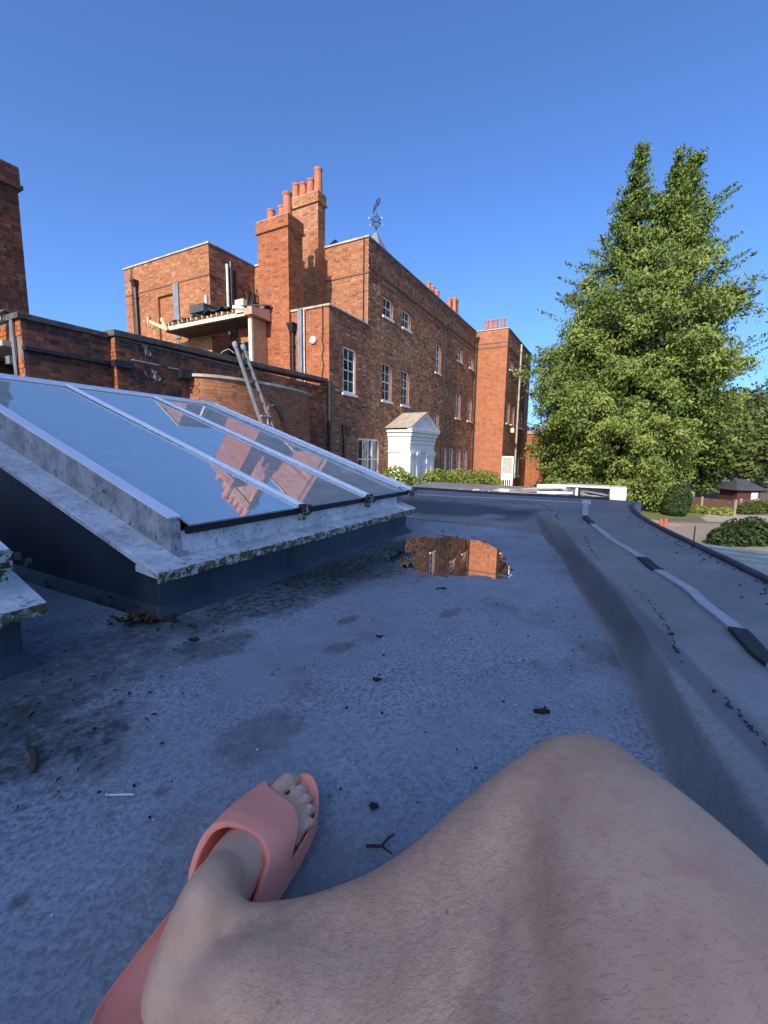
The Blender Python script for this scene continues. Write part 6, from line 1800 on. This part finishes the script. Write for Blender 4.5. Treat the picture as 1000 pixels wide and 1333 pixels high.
# malleolus, kneecap
limb(m, [(-.152, .366, .090, .017), (-.146, .372, .096, .017)], (0, 0, 1), 12)
limb(m, [(.165, .340, .272, .042), (.190, .338, .276, .044), (.200, .322, .272, .042)], (0, 0, 1), 14)
thigh = [(.176, .318, .276, .052), (.176, .288, .276, .062), (.178, .248, .270, .074), (.180, .200, .258, .086), (.182, .140, .240, .096), (.185, .060, .220, .102), (.190, -.040, .200, .106), (.19, -.14, .175, .108), (.18, -.22, .15, .10)]
limb(m, [(-.155, .318, .070, .030), (-.130, .318, .080, .040), (-.085, .312, .082, .050), (-.035, .290, .086, .062), (.020, .276, .104, .070), (.075, .266, .140, .076), (.120, .270, .188, .070), (.15, .285, .232, .055)], (0, -1, 0), 22)
limb(m, [(.140, .290, .238, .050), (.134, .245, .214, .062), (.128, .195, .196, .072), (.12, .13, .18, .078), (.12, .05, .17, .08)], (1, 0, 0), 20)
limb(m, thigh, (1, 0, 0), 28)
raw = m.build('person', 'skin', None, base=(0.0, 0.3, 0), space='W', fix=True)
md = raw.modifiers.new('r', 'REMESH'); md.mode = 'VOXEL'; md.voxel_size = .0023; md.adaptivity = 0
md = raw.modifiers.new('s', 'SMOOTH'); md.factor = .5; md.iterations = 5
dg = bpy.context.evaluated_depsgraph_get()
me = bpy.data.meshes.new_from_object(raw.evaluated_get(dg))
raw.modifiers.clear()
old = raw.data; raw.data = me; bpy.data.meshes.remove(old)
me.name = 'person'
me.polygons.foreach_set('use_smooth', [True] * len(me.polygons))
if not me.materials: me.materials.append(M['skin'])
props(raw, 'bare bent leg of a person sitting on the roof, foot in coral sandal', 'person')
# extra broad smoothing of the limb joints only, toes left crisp
co = np.empty(len(me.vertices) * 3, np.float32); me.vertices.foreach_get('co', co); co = co.reshape(-1, 3)
ed = np.empty(len(me.edges) * 2, np.int32); me.edges.foreach_get('vertices', ed); ed = ed.reshape(-1, 2)
wz = np.clip((np.linalg.norm((co[:, :2] + np.array([0, .3])) - np.array([-.13, .60]), axis=1) - .16) / .08, 0, 1)[:, None] * .6
deg = np.bincount(ed.ravel(), minlength=len(co)).astype(np.float32)[:, None]
for it in range(150):
    acc = np.zeros_like(co)
    for ax_ in range(3):
        acc[:, ax_] = np.bincount(ed[:, 0], co[ed[:, 1], ax_], len(co)) + np.bincount(ed[:, 1], co[ed[:, 0], ax_], len(co))
    co = co + wz * (acc / deg - co)
me.vertices.foreach_set('co', co.ravel()); me.update()
# toenails
for (a, b, r) in TOES[:4]:
    k = .80
    f = MB(); NN = 6
    pts = []
    for i in range(NN + 1):
        for j in range(NN + 1):
            x, y = i / NN - .5, j / NN - .5
            t = a[0] + (b[0] - a[0]) * k + (y * 1.25 * r) / ALEN; u = a[1] + (b[1] - a[1]) * k + x * 1.35 * r * (1 - 1.1 * max(0, abs(y) - .28))
            z = ST + r * 1.86 + .0041 - r * .85 * (x * 1.15) ** 2 * 2.0 - (y + .5) ** 2 * r * .35 + .0040 * math.sin(k * math.pi)
            pts.append(tuple(fp(t, u, z)))
    f.add(pts, [(i * 7 + j, i * 7 + j + 1, (i + 1) * 7 + j + 1, (i + 1) * 7 + j) for i in range(NN) for j in range(NN)])
    o = f.build('toenail', 'nail', raw, smooth=True, fix=False)
    md = o.modifiers.new('t', 'SOLIDIFY'); md.thickness = .0008; md.offset = -1
# leg hair
nr = np.empty(len(me.vertices) * 3, np.float32); me.vertices.foreach_get('normal', nr); nr = nr.reshape(-1, 3)
g = np.random.default_rng(5)
W_ = co + np.array([0.0, .3, 0])
shin_w = (1.0 + .9 * (W_[:, 0] < .09)) * np.clip((W_[:, 0] + .15) / .06, 0, 1) * np.clip((.20 - W_[:, 0]) / .08, .03, 1) * (W_[:, 2] > .085)
sel = g.random(len(W_)) < shin_w * 0.36
ids = np.nonzero(sel)[0]
c = co[ids]; nv_ = nr[ids]
dirv = np.array([-.75, .05, -.55]) + g.normal(0, .5, (len(ids), 3))
dirv -= nv_ * np.sum(dirv * nv_, 1)[:, None]; dirv /= np.linalg.norm(dirv, axis=1)[:, None]
Lh = g.uniform(.003, .010, len(ids))[:, None]
sd = np.cross(dirv, nv_); wd = .00005
a_ = c - nv_ * .0004
b_ = a_ + (dirv * .75 + nv_ * .45) * Lh * .5
e_ = a_ + (dirv * 1.0 + nv_ * .42) * Lh
V = np.stack([a_ - sd * wd, a_ + sd * wd, b_ + sd * wd * .8, b_ - sd * wd * .8, e_], 1).reshape(-1, 3)
hm = bpy.data.meshes.new('leg_hair')
N = len(ids)
fs = []
for i in range(N):
    k = 5 * i; fs.append((k, k + 1, k + 2, k + 3)); fs.append((k + 3, k + 2, k + 4))
hm.from_pydata(V.tolist(), [], fs); hm.materials.append(M['hair'])
ho = bpy.data.objects.new('leg_hair', hm); COL.objects.link(ho); ho.parent = raw; ho['kind'] = 'stuff'
